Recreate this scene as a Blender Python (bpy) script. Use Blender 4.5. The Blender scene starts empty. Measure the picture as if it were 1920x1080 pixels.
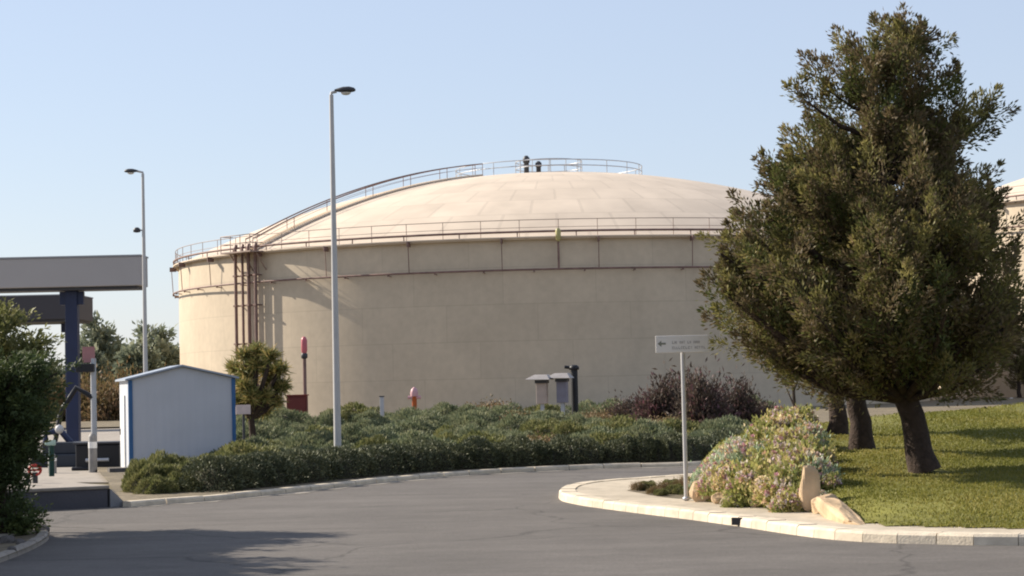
import bpy, math, random
import numpy as np
from mathutils import Vector, Matrix

rad = math.radians
C = bpy.context.scene
COL = C.collection
rng = np.random.default_rng(7)
random.seed(7)

# ------------------------------------------------------------------ camera
F, EYE, PITCH, ROLL = 4000.0, 2.0, 2.58, -1.25
cam_d = bpy.data.cameras.new('camera'); cam = bpy.data.objects.new('camera', cam_d); COL.objects.link(cam)
cam_d.sensor_width = 36.0; cam_d.lens = 36.0 * F / 1920.0
cam_d.clip_start = 0.3; cam_d.clip_end = 9000
CM = Matrix.Rotation(rad(90 + PITCH), 3, 'X') @ Matrix.Rotation(rad(ROLL), 3, 'Z')
cam.matrix_world = Matrix.Translation((0, 0, EYE)) @ CM.to_4x4()
C.camera = cam

# ------------------------------------------------------------------ sky and sun
SUN = Vector((-0.90, 0.44, 0)).normalized(); SUN_EL = 31.0
w = bpy.data.worlds.new('World'); C.world = w; w.use_nodes = True
nt = w.node_tree; bg = nt.nodes['Background']
sky = nt.nodes.new('ShaderNodeTexSky'); sky.sky_type = 'NISHITA'; sky.sun_disc = False
sky.sun_elevation = rad(SUN_EL); sky.sun_rotation = math.atan2(SUN.x, SUN.y)
sky.air_density = 1.0; sky.dust_density = 0.5; sky.ozone_density = 1.0; sky.altitude = 0
veil = nt.nodes.new('ShaderNodeMix'); veil.data_type = 'RGBA'; veil.inputs[0].default_value = 0.6
veil.inputs[7].default_value = (4.15, 4.65, 6.0, 1)          # thin even high haze over the whole sky
nt.links.new(sky.outputs[0], veil.inputs[6]); nt.links.new(veil.outputs[2], bg.inputs[0]); bg.inputs[1].default_value = 0.085
sl = bpy.data.lights.new('sun', 'SUN'); sl.energy = 5.0; sl.angle = rad(0.5); sl.color = (1.0, 0.90, 0.76)
so = bpy.data.objects.new('sun', sl); COL.objects.link(so)
sd = Vector((SUN.x * math.cos(rad(SUN_EL)), SUN.y * math.cos(rad(SUN_EL)), math.sin(rad(SUN_EL))))
so.rotation_euler = sd.to_track_quat('Z', 'Y').to_euler(); so.location = (-30, 30, 40)
C.view_settings.view_transform = 'Standard'; C.view_settings.look = 'None'
C.view_settings.exposure = 0.8; C.view_settings.gamma = 1.0
C.render.engine = 'CYCLES'
C.cycles.filter_width = 2.0
C.cycles.max_bounces = 6; C.cycles.transparent_max_bounces = 4

# ------------------------------------------------------------------ where things stand
def ray(px, py):
    return CM @ Vector(((px - 960) / F, -(py - 540) / F, -1.0))
def G(px, py, z=0.0):                       # the point of a level at height z seen at a photo pixel
    d = ray(px, py); t = (z - EYE) / d.z
    return Vector((d.x * t, d.y * t, z))
def at(px, py, Y):                          # the point of the plane y = Y seen there
    d = ray(px, py); t = Y / d.y
    return Vector((d.x * t, Y, EYE + d.z * t))

# ------------------------------------------------------------------ helpers
def tag(o, label=None, cat=None, group=None, kind=None):
    if label: o['label'] = label
    if cat: o['category'] = cat
    if group: o['group'] = group
    if kind: o['kind'] = kind
    return o
def thing(name, loc, label, cat, rz=0.0, group=None):
    o = bpy.data.objects.new(name, None); COL.objects.link(o); o.location = loc; o.rotation_euler = (0, 0, rz)
    o.empty_display_size = 0.2
    return tag(o, label, cat, group)
def link_mesh(name, me, m, parent=None):
    o = bpy.data.objects.new(name, me); COL.objects.link(o)
    if m: me.materials.append(m)
    if parent: o.parent = parent
    return o
def copy_tree(o, parent=None):
    c = o.copy(); COL.objects.link(c)
    if parent: c.parent = parent
    for ch in list(o.children): copy_tree(ch, c)
    return c

class MB:
    def __init__(s): s.v = []; s.f = []; s.sm = []
    def add(s, vs, fs, smooth=False):
        n = len(s.v); s.v += [tuple(v) for v in vs]
        for f in fs: s.f.append(tuple(i + n for i in f)); s.sm.append(smooth)
    def box(s, c, d, rz=0.0):
        x, y, z = [k / 2 for k in d]; co, si = math.cos(rz), math.sin(rz)
        vs = []
        for sx, sy, sz in ((-1,-1,-1),(1,-1,-1),(1,1,-1),(-1,1,-1),(-1,-1,1),(1,-1,1),(1,1,1),(-1,1,1)):
            a, b = sx * x, sy * y
            vs.append((c[0] + a * co - b * si, c[1] + a * si + b * co, c[2] + sz * z))
        s.add(vs, ((0,3,2,1),(4,5,6,7),(0,1,5,4),(1,2,6,5),(2,3,7,6),(3,0,4,7))); return s
    def tube(s, pts, r, n=8, closed=False, cap=True):
        pts = [Vector(p) for p in pts]; N = len(pts)
        rs = r if hasattr(r, '__len__') else [r] * N
        rings = []
        for i, p in enumerate(pts):
            a = pts[(i - 1) % N] if (closed or i > 0) else p
            b = pts[(i + 1) % N] if (closed or i < N - 1) else p
            t = (b - a).normalized()
            if i == 0:
                u = t.cross(Vector((0, 0, 1)))
                if u.length < 0.05: u = t.cross(Vector((0, 1, 0)))
            else: u = pu - t * pu.dot(t)
            u.normalize(); pu = u; v = u.cross(t)
            rings.append([p + (u * math.cos(2 * math.pi * k / n) + v * math.sin(2 * math.pi * k / n)) * rs[i] for k in range(n)])
        vs = [q for R_ in rings for q in R_]; fs = []
        for i in range(N if closed else N - 1):
            j = (i + 1) % N
            for k in range(n):
                k2 = (k + 1) % n
                fs.append((i * n + k, i * n + k2, j * n + k2, j * n + k))
        s.add(vs, fs, True)
        if cap and not closed:
            s.add(rings[0], (tuple(range(n)),)); s.add(rings[-1], (tuple(reversed(range(n))),))
        return s
    def lathe(s, prof, c=(0, 0, 0), n=32, a0=0.0, a1=2 * math.pi, smooth=True):
        full = abs(a1 - a0 - 2 * math.pi) < 1e-6; m = n if full else n + 1
        vs = []; fs = []
        for (r, z) in prof:
            for k in range(m):
                a = a0 + (a1 - a0) * k / n
                vs.append((c[0] + r * math.cos(a), c[1] + r * math.sin(a), c[2] + z))
        for i in range(len(prof) - 1):
            for k in range(n):
                k2 = (k + 1) % m
                fs.append((i * m + k, i * m + k2, (i + 1) * m + k2, (i + 1) * m + k))
        s.add(vs, fs, smooth); return s
    def prism(s, poly, z0, z1):
        n = len(poly)
        vs = [(p[0], p[1], z0) for p in poly] + [(p[0], p[1], z1) for p in poly]
        fs = [tuple(reversed(range(n))), tuple(range(n, 2 * n))]
        for i in range(n): j = (i + 1) % n; fs.append((i, j, n + j, n + i))
        s.add(vs, fs); return s
    def build(s, name, m, parent=None, bevel=0.0, seg=2):
        me = bpy.data.meshes.new(name); me.from_pydata(s.v, [], s.f); me.update()
        me.polygons.foreach_set('use_smooth', s.sm)
        o = link_mesh(name, me, m, parent)
        if bevel:
            b = o.modifiers.new('b', 'BEVEL'); b.width = bevel; b.segments = seg; b.limit_method = 'ANGLE'; b.angle_limit = rad(40)
        return o

# ------------------------------------------------------------------ materials
MATS = {}
def mat(name, base, rough=0.7, var=0.15, scale=3.0, bump=0.0, bscale=30.0, metal=0.0, spec=0.3, var2=0.0, scale2=0.4, coords='Object'):
    m = bpy.data.materials.new(name); m.use_nodes = True; n = m.node_tree.nodes; l = m.node_tree.links
    b = n['Principled BSDF']; b.inputs['Roughness'].default_value = rough; b.inputs['Metallic'].default_value = metal
    b.inputs['Specular IOR Level'].default_value = spec
    tc = n.new('ShaderNodeTexCoord')
    no = n.new('ShaderNodeTexNoise'); no.inputs['Scale'].default_value = scale; no.inputs['Detail'].default_value = 6
    l.new(tc.outputs[coords], no.inputs['Vector'])
    mr = n.new('ShaderNodeMapRange'); mr.inputs[1].default_value = 0.3; mr.inputs[2].default_value = 0.7
    mr.inputs[3].default_value = 1 - var; mr.inputs[4].default_value = 1 + var
    l.new(no.outputs[0], mr.inputs[0])
    fac = mr.outputs[0]
    if var2:
        n2 = n.new('ShaderNodeTexNoise'); n2.inputs['Scale'].default_value = scale2; n2.inputs['Detail'].default_value = 4
        l.new(tc.outputs[coords], n2.inputs['Vector'])
        m2 = n.new('ShaderNodeMapRange'); m2.inputs[1].default_value = 0.3; m2.inputs[2].default_value = 0.7
        m2.inputs[3].default_value = 1 - var2; m2.inputs[4].default_value = 1 + var2
        l.new(n2.outputs[0], m2.inputs[0])
        mu = n.new('ShaderNodeMath'); mu.operation = 'MULTIPLY'; l.new(fac, mu.inputs[0]); l.new(m2.outputs[0], mu.inputs[1]); fac = mu.outputs[0]
    vm = n.new('ShaderNodeVectorMath'); vm.operation = 'SCALE'; vm.inputs[0].default_value = base
    l.new(fac, vm.inputs['Scale']); l.new(vm.outputs[0], b.inputs['Base Color'])
    if bump:
        nb = n.new('ShaderNodeTexNoise'); nb.inputs['Scale'].default_value = bscale; nb.inputs['Detail'].default_value = 5
        l.new(tc.outputs[coords], nb.inputs['Vector'])
        bp = n.new('ShaderNodeBump'); bp.inputs['Strength'].default_value = bump; bp.inputs['Distance'].default_value = 0.03
        l.new(nb.outputs[0], bp.inputs['Height']); l.new(bp.outputs[0], b.inputs['Normal'])
    MATS[name] = m; return m

def leaf_mat(name, cols, trans=0.35, rough=0.6):
    """cols: list of (position, rgb) read by the per-leaf 'tone'."""
    m = bpy.data.materials.new(name); m.use_nodes = True; n = m.node_tree.nodes; l = m.node_tree.links
    b = n['Principled BSDF']; out = n['Material Output']
    a = n.new('ShaderNodeAttribute'); a.attribute_name = 'tone'
    r = n.new('ShaderNodeValToRGB'); el = r.color_ramp.elements
    el[0].position = cols[0][0]; el[0].color = (*cols[0][1], 1); el[1].position = cols[-1][0]; el[1].color = (*cols[-1][1], 1)
    for p, c in cols[1:-1]:
        e = el.new(p); e.color = (*c, 1)
    l.new(a.outputs['Fac'], r.inputs[0]); l.new(r.outputs[0], b.inputs['Base Color'])
    b.inputs['Roughness'].default_value = rough; b.inputs['Specular IOR Level'].default_value = 0.25
    t = n.new('ShaderNodeBsdfTranslucent'); l.new(r.outputs[0], t.inputs[0])
    mx = n.new('ShaderNodeMixShader'); mx.inputs[0].default_value = trans
    l.new(b.outputs[0], mx.inputs[1]); l.new(t.outputs[0], mx.inputs[2]); l.new(mx.outputs[0], out.inputs[0])
    return m

def shell_mat(name, base, R, course, seams, bands=True):
    """Painted plate steel: horizontal and staggered vertical weld seams from the object's own cylinder coordinates."""
    m = mat(name, base, 0.55, 0.05, 0.35, 0.0, spec=0.25, var2=0.05, scale2=2.2)
    n = m.node_tree.nodes; l = m.node_tree.links; b = n['Principled BSDF']
    src = b.inputs['Base Color'].links[0].from_socket
    tc = n.new('ShaderNodeTexCoord'); sx = n.new('ShaderNodeSeparateXYZ'); l.new(tc.outputs['Object'], sx.inputs[0])
    def M(op, a, c=None):
        k = n.new('ShaderNodeMath'); k.operation = op
        for i, q in enumerate((a, c)):
            if q is None: continue
            if isinstance(q, (int, float)): k.inputs[i].default_value = q
            else: l.new(q, k.inputs[i])
        return k.outputs[0]
    zc = M('DIVIDE', sx.outputs[2], course); zi = M('FLOOR', zc); zf = M('SUBTRACT', zc, zi)
    dz = M('MULTIPLY', M('ABSOLUTE', M('SUBTRACT', zf, 0.5)), course)           # distance grows towards seams
    hz = M('GREATER_THAN', dz, course / 2 - 0.035)
    ang = M('ARCTAN2', sx.outputs[1], sx.outputs[0])
    u = M('ADD', M('MULTIPLY', ang, seams / (2 * math.pi)), M('MULTIPLY', zi, 0.37)); ui = M('FLOOR', u); uf = M('SUBTRACT', u, ui)
    vt = M('GREATER_THAN', M('ABSOLUTE', M('SUBTRACT', uf, 0.5)), 0.5 - 0.03 * seams / (2 * math.pi * R))
    seam = M('MAXIMUM', hz, vt)
    wn = n.new('ShaderNodeTexWhiteNoise'); wn.noise_dimensions = '2D'
    cb = n.new('ShaderNodeCombineXYZ'); l.new(ui, cb.inputs[0]); l.new(zi, cb.inputs[1]); l.new(cb.outputs[0], wn.inputs[0])
    plate = M('ADD', M('MULTIPLY', wn.outputs[0], 0.06), 0.97)
    # rain streaks
    ns = n.new('ShaderNodeTexNoise'); ns.inputs['Scale'].default_value = 1.0; ns.inputs['Detail'].default_value = 5
    c2 = n.new('ShaderNodeCombineXYZ'); l.new(M('MULTIPLY', ang, 45.0), c2.inputs[0]); l.new(M('MULTIPLY', sx.outputs[2], 0.12), c2.inputs[1]); l.new(c2.outputs[0], ns.inputs['Vector'])
    st = M('ADD', M('MULTIPLY', ns.outputs[0], 0.10), 0.95)
    fac = M('MULTIPLY', M('MULTIPLY', plate, st), M('SUBTRACT', 1.0, M('MULTIPLY', seam, 0.10)))
    vm = n.new('ShaderNodeVectorMath'); vm.operation = 'SCALE'; l.new(src, vm.inputs[0]); l.new(fac, vm.inputs['Scale']); l.new(vm.outputs[0], b.inputs['Base Color'])
    return m

def roof_mat(name, base, R, strips):
    """Painted roof plates laid in sectors: radial lap seams, rings and patchy fading."""
    m = mat(name, base, 0.6, 0.07, 0.5, 0.0, spec=0.2, var2=0.06, scale2=0.12)
    n = m.node_tree.nodes; l = m.node_tree.links; b = n['Principled BSDF']
    src = b.inputs['Base Color'].links[0].from_socket
    tc = n.new('ShaderNodeTexCoord'); sx = n.new('ShaderNodeSeparateXYZ'); l.new(tc.outputs['Object'], sx.inputs[0])
    def M(op, a, c=None):
        k = n.new('ShaderNodeMath'); k.operation = op
        for i, q in enumerate((a, c)):
            if q is None: continue
            if isinstance(q, (int, float)): k.inputs[i].default_value = q
            else: l.new(q, k.inputs[i])
        return k.outputs[0]
    r = M('SQRT', M('ADD', M('MULTIPLY', sx.outputs[0], sx.outputs[0]), M('MULTIPLY', sx.outputs[1], sx.outputs[1])))
    ang = M('ARCTAN2', sx.outputs[1], sx.outputs[0])
    ri = M('FLOOR', M('DIVIDE', r, 3.1)); rf = M('SUBTRACT', M('DIVIDE', r, 3.1), ri)
    u = M('ADD', M('MULTIPLY', ang, strips / (2 * math.pi)), M('MULTIPLY', ri, 0.5)); ui = M('FLOOR', u); uf = M('SUBTRACT', u, ui)
    wn = n.new('ShaderNodeTexWhiteNoise'); wn.noise_dimensions = '2D'
    cb = n.new('ShaderNodeCombineXYZ'); l.new(ui, cb.inputs[0]); l.new(ri, cb.inputs[1]); l.new(cb.outputs[0], wn.inputs[0])
    sv = M('GREATER_THAN', M('ABSOLUTE', M('SUBTRACT', uf, 0.5)), 0.47)
    sr = M('GREATER_THAN', M('ABSOLUTE', M('SUBTRACT', rf, 0.5)), 0.48)
    fac = M('MULTIPLY', M('ADD', M('MULTIPLY', wn.outputs[0], 0.09), 0.95), M('SUBTRACT', 1.0, M('MULTIPLY', M('MAXIMUM', sv, sr), 0.10)))
    vm = n.new('ShaderNodeVectorMath'); vm.operation = 'SCALE'; l.new(src, vm.inputs[0]); l.new(fac, vm.inputs['Scale']); l.new(vm.outputs[0], b.inputs['Base Color'])
    return m

# ------------------------------------------------------------------ foliage
def leaf_mesh(name, P, D, L, W, tone, r=rng):
    """One pointed leaf per row: root P, direction D, length L, width W, tone for the colour ramp."""
    n = len(P); D = D / np.maximum(np.linalg.norm(D, axis=1, keepdims=True), 1e-6)
    S = np.cross(D, r.normal(size=(n, 3))); S /= np.maximum(np.linalg.norm(S, axis=1, keepdims=True), 1e-6)
    U = np.cross(S, D)
    L = np.broadcast_to(L, (n,))[:, None]; W = np.broadcast_to(W, (n,))[:, None]
    mid = P + D * L * 0.45 + U * L * 0.08
    V = np.empty((n, 4, 3)); V[:, 0] = P; V[:, 1] = mid + S * W * 0.5; V[:, 2] = P + D * L; V[:, 3] = mid - S * W * 0.5
    me = bpy.data.meshes.new(name); me.vertices.add(n * 4); me.vertices.foreach_set('co', V.astype(np.float32).ravel())
    me.loops.add(n * 4); me.loops.foreach_set('vertex_index', np.arange(n * 4, dtype=np.int32))
    me.polygons.add(n); me.polygons.foreach_set('loop_start', np.arange(0, n * 4, 4, dtype=np.int32))
    a = me.attributes.new('tone', 'FLOAT', 'FACE'); a.data.foreach_set('value', np.clip(tone, 0, 1).astype(np.float32))
    me.update(calc_edges=True); me.validate(); return me
def unit(n, r=rng):
    v = r.normal(size=(n, 3)); return v / np.linalg.norm(v, axis=1, keepdims=True)

def dome_leaves(n, rx, ry, h, L, W, clumps, r=rng, spread=0.22, up=0.6, tone_lo=0.0, tone_hi=1.0):
    """Leaves of a bush: clumps over a half-ellipsoid and inside it, leaves pointing outward and up."""
    c = unit(clumps, r); c[:, 2] = np.abs(c[:, 2]); rr = r.uniform(0.45, 1.0, clumps) ** 0.6
    size = r.uniform(0.75, 1.2, clumps)
    cen = c * rr[:, None] * np.array([rx, ry, h]) * 0.85
    k = r.integers(0, clumps, n)
    off = r.normal(size=(n, 3)) * np.array([rx, ry, h]) * spread * size[k][:, None]
    P = cen[k] + off; P[:, 2] = np.abs(P[:, 2])
    D = c[k] * 0.7 + r.normal(size=(n, 3)) * 0.55 + np.array([0, 0, up])
    ct = r.uniform(tone_lo, tone_hi, clumps)
    tone = ct[k] * 0.6 + r.uniform(tone_lo, tone_hi, n) * 0.4
    return P, D, L * r.uniform(0.7, 1.3, n), W * r.uniform(0.7, 1.3, n), tone

def mound_leaves(n, rx, ry, h, L, W, r=rng, up=0.5, lumps=7):
    """Leaves over the surface of a lumpy cushion (and a little below it)."""
    c = unit(n, r); c[:, 2] = np.abs(c[:, 2]); ph = r.uniform(0, 6.28, 6)
    q = 1 + 0.13 * np.sin(3 * c[:, 0] * 2 + ph[0]) * np.sin(4 * c[:, 1] + ph[1]) + 0.10 * np.sin(7 * c[:, 0] + ph[2]) + 0.09 * np.sin(7 * c[:, 1] + 5 * c[:, 2] + ph[3])
    dep = 1 - np.abs(r.normal(0, 0.10, n))
    P = c * (q * dep)[:, None] * np.array([rx, ry, h])
    D = c * np.array([1, 1, 1.2]) * 0.8 + r.normal(size=(n, 3)) * 0.45 + np.array([0, 0, up])
    tone = 0.45 + 0.25 * np.sin(5 * c[:, 0] + ph[4]) * np.sin(5 * c[:, 1] + ph[5]) + r.uniform(-0.4, 0.4, n)
    return P, D, L * r.uniform(0.7, 1.3, n), W * r.uniform(0.7, 1.3, n), tone
def heart(rx, ry, h, m, parent):  # solid unseen core, added to stop light passing through the leaves
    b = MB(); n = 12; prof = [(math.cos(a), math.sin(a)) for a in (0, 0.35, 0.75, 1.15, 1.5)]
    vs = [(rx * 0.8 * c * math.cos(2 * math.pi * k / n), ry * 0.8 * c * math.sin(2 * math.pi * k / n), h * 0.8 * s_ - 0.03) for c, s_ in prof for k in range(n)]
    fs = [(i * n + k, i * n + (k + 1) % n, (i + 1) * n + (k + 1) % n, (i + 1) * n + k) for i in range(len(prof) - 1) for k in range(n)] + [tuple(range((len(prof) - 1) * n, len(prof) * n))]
    b.add(vs, fs, True); return b.build('stems_or_core', m, parent)
def twigs(rx, ry, h, n, m, parent, r=rng, thick=0.02):
    b = MB()
    for i in range(n):
        a = r.uniform(0, 2 * math.pi); e = r.uniform(0.25, 1.0)
        tip = Vector((rx * 0.8 * math.cos(a) * (1 - e * 0.6), ry * 0.8 * math.sin(a) * (1 - e * 0.6), h * (0.35 + 0.5 * e)))
        b.tube([(0, 0, -0.05), tip * 0.45 + Vector((0, 0, 0.02)), tip], [thick, thick * 0.7, thick * 0.3], 5)
    return b.build('stems_or_core', m, parent)

def make_tree(name, base, axis, prof, nb, sprays, per, leaf_L, leaf_W, lm, bm, label, cat, group=None, trunk_r=0.3, z_low=1.8,
              seed=1, spray_len=0.45, spray_w=0.16, rise=0.35, droop=0.0, extra=(), tone_shift=0.0, inner=0.3, tufts=False, taper=0.9):
    """axis: points of the stem relative to base; prof(h, azimuth) -> crown radius at height h."""
    r = np.random.default_rng(seed)
    t = thing(name, base, label, cat, group=group)
    ax = [Vector(p) for p in axis]; H = ax[-1].z
    def A(h):
        for p, q in zip(ax, ax[1:]):
            if h <= q.z: return p.lerp(q, max(0, (h - p.z)) / max(q.z - p.z, 1e-6))
        return ax[-1].copy()
    b = MB(); pts = []; rs = []
    N = 22
    for i in range(N + 1):
        h = H * 0.97 * i / N; p = A(h); wob = Vector((math.sin(i * 1.7 + seed) * 0.03, math.cos(i * 2.3) * 0.03, 0)) * (1 if i else 0)
        pts.append(p + wob); k = i / N
        rs.append(trunk_r * ((1 - k) ** taper) * (1.0 - 0.45 * k) * (1.0 + 0.22 * math.exp(-k * 30)) + 0.012)
    b.tube(pts, rs, 12)
    PP = []; DD = []; TT = []; LL = []
    hs = r.uniform(0, 1, nb * 6); wts = np.array([max(prof(z_low + (H - z_low) * q, 0.3), 0.05) + (1.0 if tufts else 0.0) for q in hs]); keep = r.uniform(0, wts.max(), nb * 6) < wts
    hs = hs[keep][:nb]
    jobs = [(z_low + (H - z_low) * q, r.uniform(0, 2 * math.pi), None) for q in hs] + list(extra)
    for h, az, Rf in jobs:
        R0 = prof(h, az); Rb = (R0 * r.uniform(0.72, 1.06)) if Rf is None else Rf
        hb = max(h - Rb * rise * r.uniform(0.6, 1.3), z_low * 0.72)
        s = A(hb); e = A(h) + Vector((math.cos(az), math.sin(az), 0)) * Rb
        mid = s.lerp(e, 0.55) + Vector((0, 0, -0.10 * Rb + droop * Rb))
        br = max(0.012, 0.028 * Rb)
        b.tube([s, mid, e], [br * 1.5, br, br * 0.3], 5, cap=False)
        btone = r.uniform(0.15, 0.85)
        ns = max(5 if tufts else 3, int(sprays * (0.35 + Rb / 2.2)))
        for j in range(ns):
            f = inner + (1.02 - inner) * (j + r.uniform(0, 1)) / ns
            c = s.lerp(mid, f / 0.55) if f < 0.55 else mid.lerp(e, (f - 0.55) / 0.45)
            c = np.array(c) + r.normal(size=3) * 0.13 * (0.5 + Rb * 0.25)
            d = np.array((e - s).normalized()) * 0.8 + r.normal(size=3) * 0.45 + np.array([0, 0, 0.35])
            d /= np.linalg.norm(d)
            m = per
            if tufts:
                d = np.array((e - s).normalized()) * 0.7 + r.normal(size=3) * 0.38 + np.array([0, 0, 0.65]); d /= np.linalg.norm(d)
                ln = spray_len * r.uniform(0.6, 1.45); q = r.uniform(0, 1, m) ** 0.8
                wq = spray_w * (0.55 + 0.45 * ln / spray_len) * np.sin(np.pi * np.clip(q * 0.82 + 0.16, 0, 1)) ** 0.9
                od = r.normal(size=(m, 3)); P = c + d * (q[:, None] * ln) + od * wq[:, None] * 0.40
                D = d * 0.75 + od * 0.32 + r.normal(size=(m, 3)) * 0.22
                PP.append(P); DD.append(D); LL.append(r.uniform(0.7, 1.3, m))
                TT.append(np.full(m, btone * 0.40 + r.uniform(0, 0.52)) + r.uniform(-0.08, 0.14, m) + 0.22 * (q - 0.5)); continue
            q = r.uniform(0, 1, m); ln = spray_len * r.uniform(0.7, 1.3)
            P = c + d * (q[:, None] * ln) + r.normal(size=(m, 3)) * spray_w * (1 - 0.6 * q[:, None]) * 0.6
            D = d * 0.9 + r.normal(size=(m, 3)) * 0.5
            PP.append(P); DD.append(D); LL.append(r.uniform(0.7, 1.3, m))
            TT.append(np.full(m, btone * 0.8 + r.uniform(0, 0.15)) + r.uniform(-0.12, 0.2, m) + tone_shift)
    P = np.concatenate(PP); D = np.concatenate(DD); Ls = np.concatenate(LL)
    link_mesh('crown', leaf_mesh('crown', P, D, leaf_L * Ls, leaf_W * Ls, np.concatenate(TT), r), lm, t)
    b.build('trunk', bm, t)
    return t

# ------------------------------------------------------------------ material palette
asphalt = mat('asphalt', (0.112, 0.101, 0.091), 0.9, 0.10, 60, 0.25, 220, var2=0.10, scale2=0.35)
def streak(m, sc, amt):
    n = m.node_tree.nodes; l = m.node_tree.links; b = n['Principled BSDF']; src = b.inputs['Base Color'].links[0].from_socket
    tc = n.new('ShaderNodeTexCoord'); mp = n.new('ShaderNodeMapping'); mp.inputs['Scale'].default_value = sc; mp.inputs['Rotation'].default_value = (0, 0, 0.35)
    no = n.new('ShaderNodeTexNoise'); no.inputs['Scale'].default_value = 1; no.inputs['Detail'].default_value = 7; no.inputs['Roughness'].default_value = 0.65
    l.new(tc.outputs['Object'], mp.inputs[0]); l.new(mp.outputs[0], no.inputs['Vector'])
    mr = n.new('ShaderNodeMapRange'); mr.inputs[1].default_value = 0.3; mr.inputs[2].default_value = 0.7; mr.inputs[3].default_value = 1 - amt; mr.inputs[4].default_value = 1 + amt
    l.new(no.outputs[0], mr.inputs[0]); vm = n.new('ShaderNodeVectorMath'); vm.operation = 'SCALE'
    l.new(src, vm.inputs[0]); l.new(mr.outputs[0], vm.inputs['Scale']); l.new(vm.outputs[0], b.inputs['Base Color'])
streak(asphalt, (0.22, 0.5, 1), 0.10); streak(asphalt, (0.5, 1.3, 1), 0.13); streak(asphalt, (2.2, 5.0, 1), 0.10)
def cracks(m):
    n = m.node_tree.nodes; l = m.node_tree.links; b = n['Principled BSDF']; src = b.inputs['Base Color'].links[0].from_socket
    tc = n.new('ShaderNodeTexCoord'); no = n.new('ShaderNodeTexNoise'); no.inputs['Scale'].default_value = 0.7; no.inputs['Detail'].default_value = 6
    l.new(tc.outputs['Object'], no.inputs['Vector'])
    ad = n.new('ShaderNodeVectorMath'); ad.operation = 'MULTIPLY_ADD'; ad.inputs[1].default_value = (1.6, 1.6, 0); l.new(no.outputs['Color'], ad.inputs[0]); l.new(tc.outputs['Object'], ad.inputs[2])
    vo = n.new('ShaderNodeTexVoronoi'); vo.feature = 'DISTANCE_TO_EDGE'; vo.inputs['Scale'].default_value = 0.17; l.new(ad.outputs[0], vo.inputs['Vector'])
    mr = n.new('ShaderNodeMapRange'); mr.inputs[1].default_value = 0.0; mr.inputs[2].default_value = 0.008; mr.inputs[3].default_value = 0.62; mr.inputs[4].default_value = 1.0
    l.new(vo.outputs['Distance'], mr.inputs[0])
    v2 = n.new('ShaderNodeTexVoronoi'); v2.inputs['Scale'].default_value = 55; l.new(tc.outputs['Object'], v2.inputs['Vector'])
    m2 = n.new('ShaderNodeMapRange'); m2.inputs[3].default_value = 0.80; m2.inputs[4].default_value = 1.22; l.new(v2.outputs['Color'], m2.inputs[0])
    mu = n.new('ShaderNodeMath'); mu.operation = 'MULTIPLY'; l.new(mr.outputs[0], mu.inputs[0]); l.new(m2.outputs[0], mu.inputs[1])
    vm = n.new('ShaderNodeVectorMath'); vm.operation = 'SCALE'; l.new(src, vm.inputs[0]); l.new(mu.outputs[0], vm.inputs['Scale']); l.new(vm.outputs[0], b.inputs['Base Color'])
cracks(asphalt)
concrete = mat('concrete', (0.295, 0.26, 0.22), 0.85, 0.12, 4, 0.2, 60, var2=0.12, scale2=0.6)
kerbm = mat('kerb_stone', (0.58, 0.50, 0.385), 0.85, 0.14, 6, 0.3, 40, var2=0.15, scale2=0.9)
soil = mat('soil', (0.16, 0.13, 0.085), 0.95, 0.35, 5, 0.6, 20, var2=0.25, scale2=0.5)
earth = mat('dry_earth', (0.20, 0.17, 0.11), 0.95, 0.25, 0.6, 0.4, 6, var2=0.3, scale2=0.05)
lawnm = mat('lawn_soil', (0.15, 0.145, 0.030), 0.9, 0.25, 7, 0.5, 60, var2=0.22, scale2=0.5)
steel = mat('galvanised_steel', (0.42, 0.43, 0.45), 0.45, 0.08, 3, metal=0.4)
polem = mat('pole_paint', (0.46, 0.45, 0.44), 0.5, 0.06, 2)
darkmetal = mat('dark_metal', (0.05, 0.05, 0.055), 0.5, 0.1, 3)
rust = mat('brown_pipe', (0.20, 0.125, 0.105), 0.65, 0.25, 2)
rail = mat('rail_paint', (0.30, 0.22, 0.18), 0.6, 0.2, 1)
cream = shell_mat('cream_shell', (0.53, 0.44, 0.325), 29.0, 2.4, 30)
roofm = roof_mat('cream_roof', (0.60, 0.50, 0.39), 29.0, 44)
creampl = mat('cream_plate', (0.62, 0.51, 0.39), 0.6, 0.06, 1)
navy = mat('navy_paint', (0.012, 0.02, 0.06), 0.45, 0.1, 2, spec=0.4)
fascia = mat('grey_fascia', (0.38, 0.355, 0.345), 0.5, 0.04, 0.5)
greyroof = mat('grey_roof', (0.30, 0.30, 0.31), 0.5, 0.05, 2)
blue = mat('blue_trim', (0.035, 0.11, 0.25), 0.5, 0.08, 2)
red = mat('red_paint', (0.42, 0.04, 0.03), 0.5, 0.15, 2)
white = mat('white_paint', (0.75, 0.74, 0.72), 0.5, 0.05, 2)
black = mat('black_paint', (0.015, 0.015, 0.018), 0.5, 0.1, 2)
stone = mat('sandstone', (0.47, 0.34, 0.21), 0.9, 0.22, 3, 0.7, 9, var2=0.15, scale2=1.2)
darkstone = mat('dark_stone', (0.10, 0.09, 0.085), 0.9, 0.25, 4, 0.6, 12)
bark = mat('bark', (0.046, 0.031, 0.023), 0.95, 0.35, 9, 0.9, 25)
twig = mat('twig', (0.10, 0.075, 0.05), 0.9, 0.25, 6)
thicket = mat('shade_core', (0.045, 0.042, 0.026), 0.95, 0.4, 14, 0.8, 30)  # dark colour of the added light-blocking cores
glassy = mat('lamp_glass', (0.6, 0.6, 0.58), 0.2, 0.03, 2, spec=0.6)
yellow = mat('yellow_paint', (0.42, 0.38, 0.16), 0.5, 0.1, 2)

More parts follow.
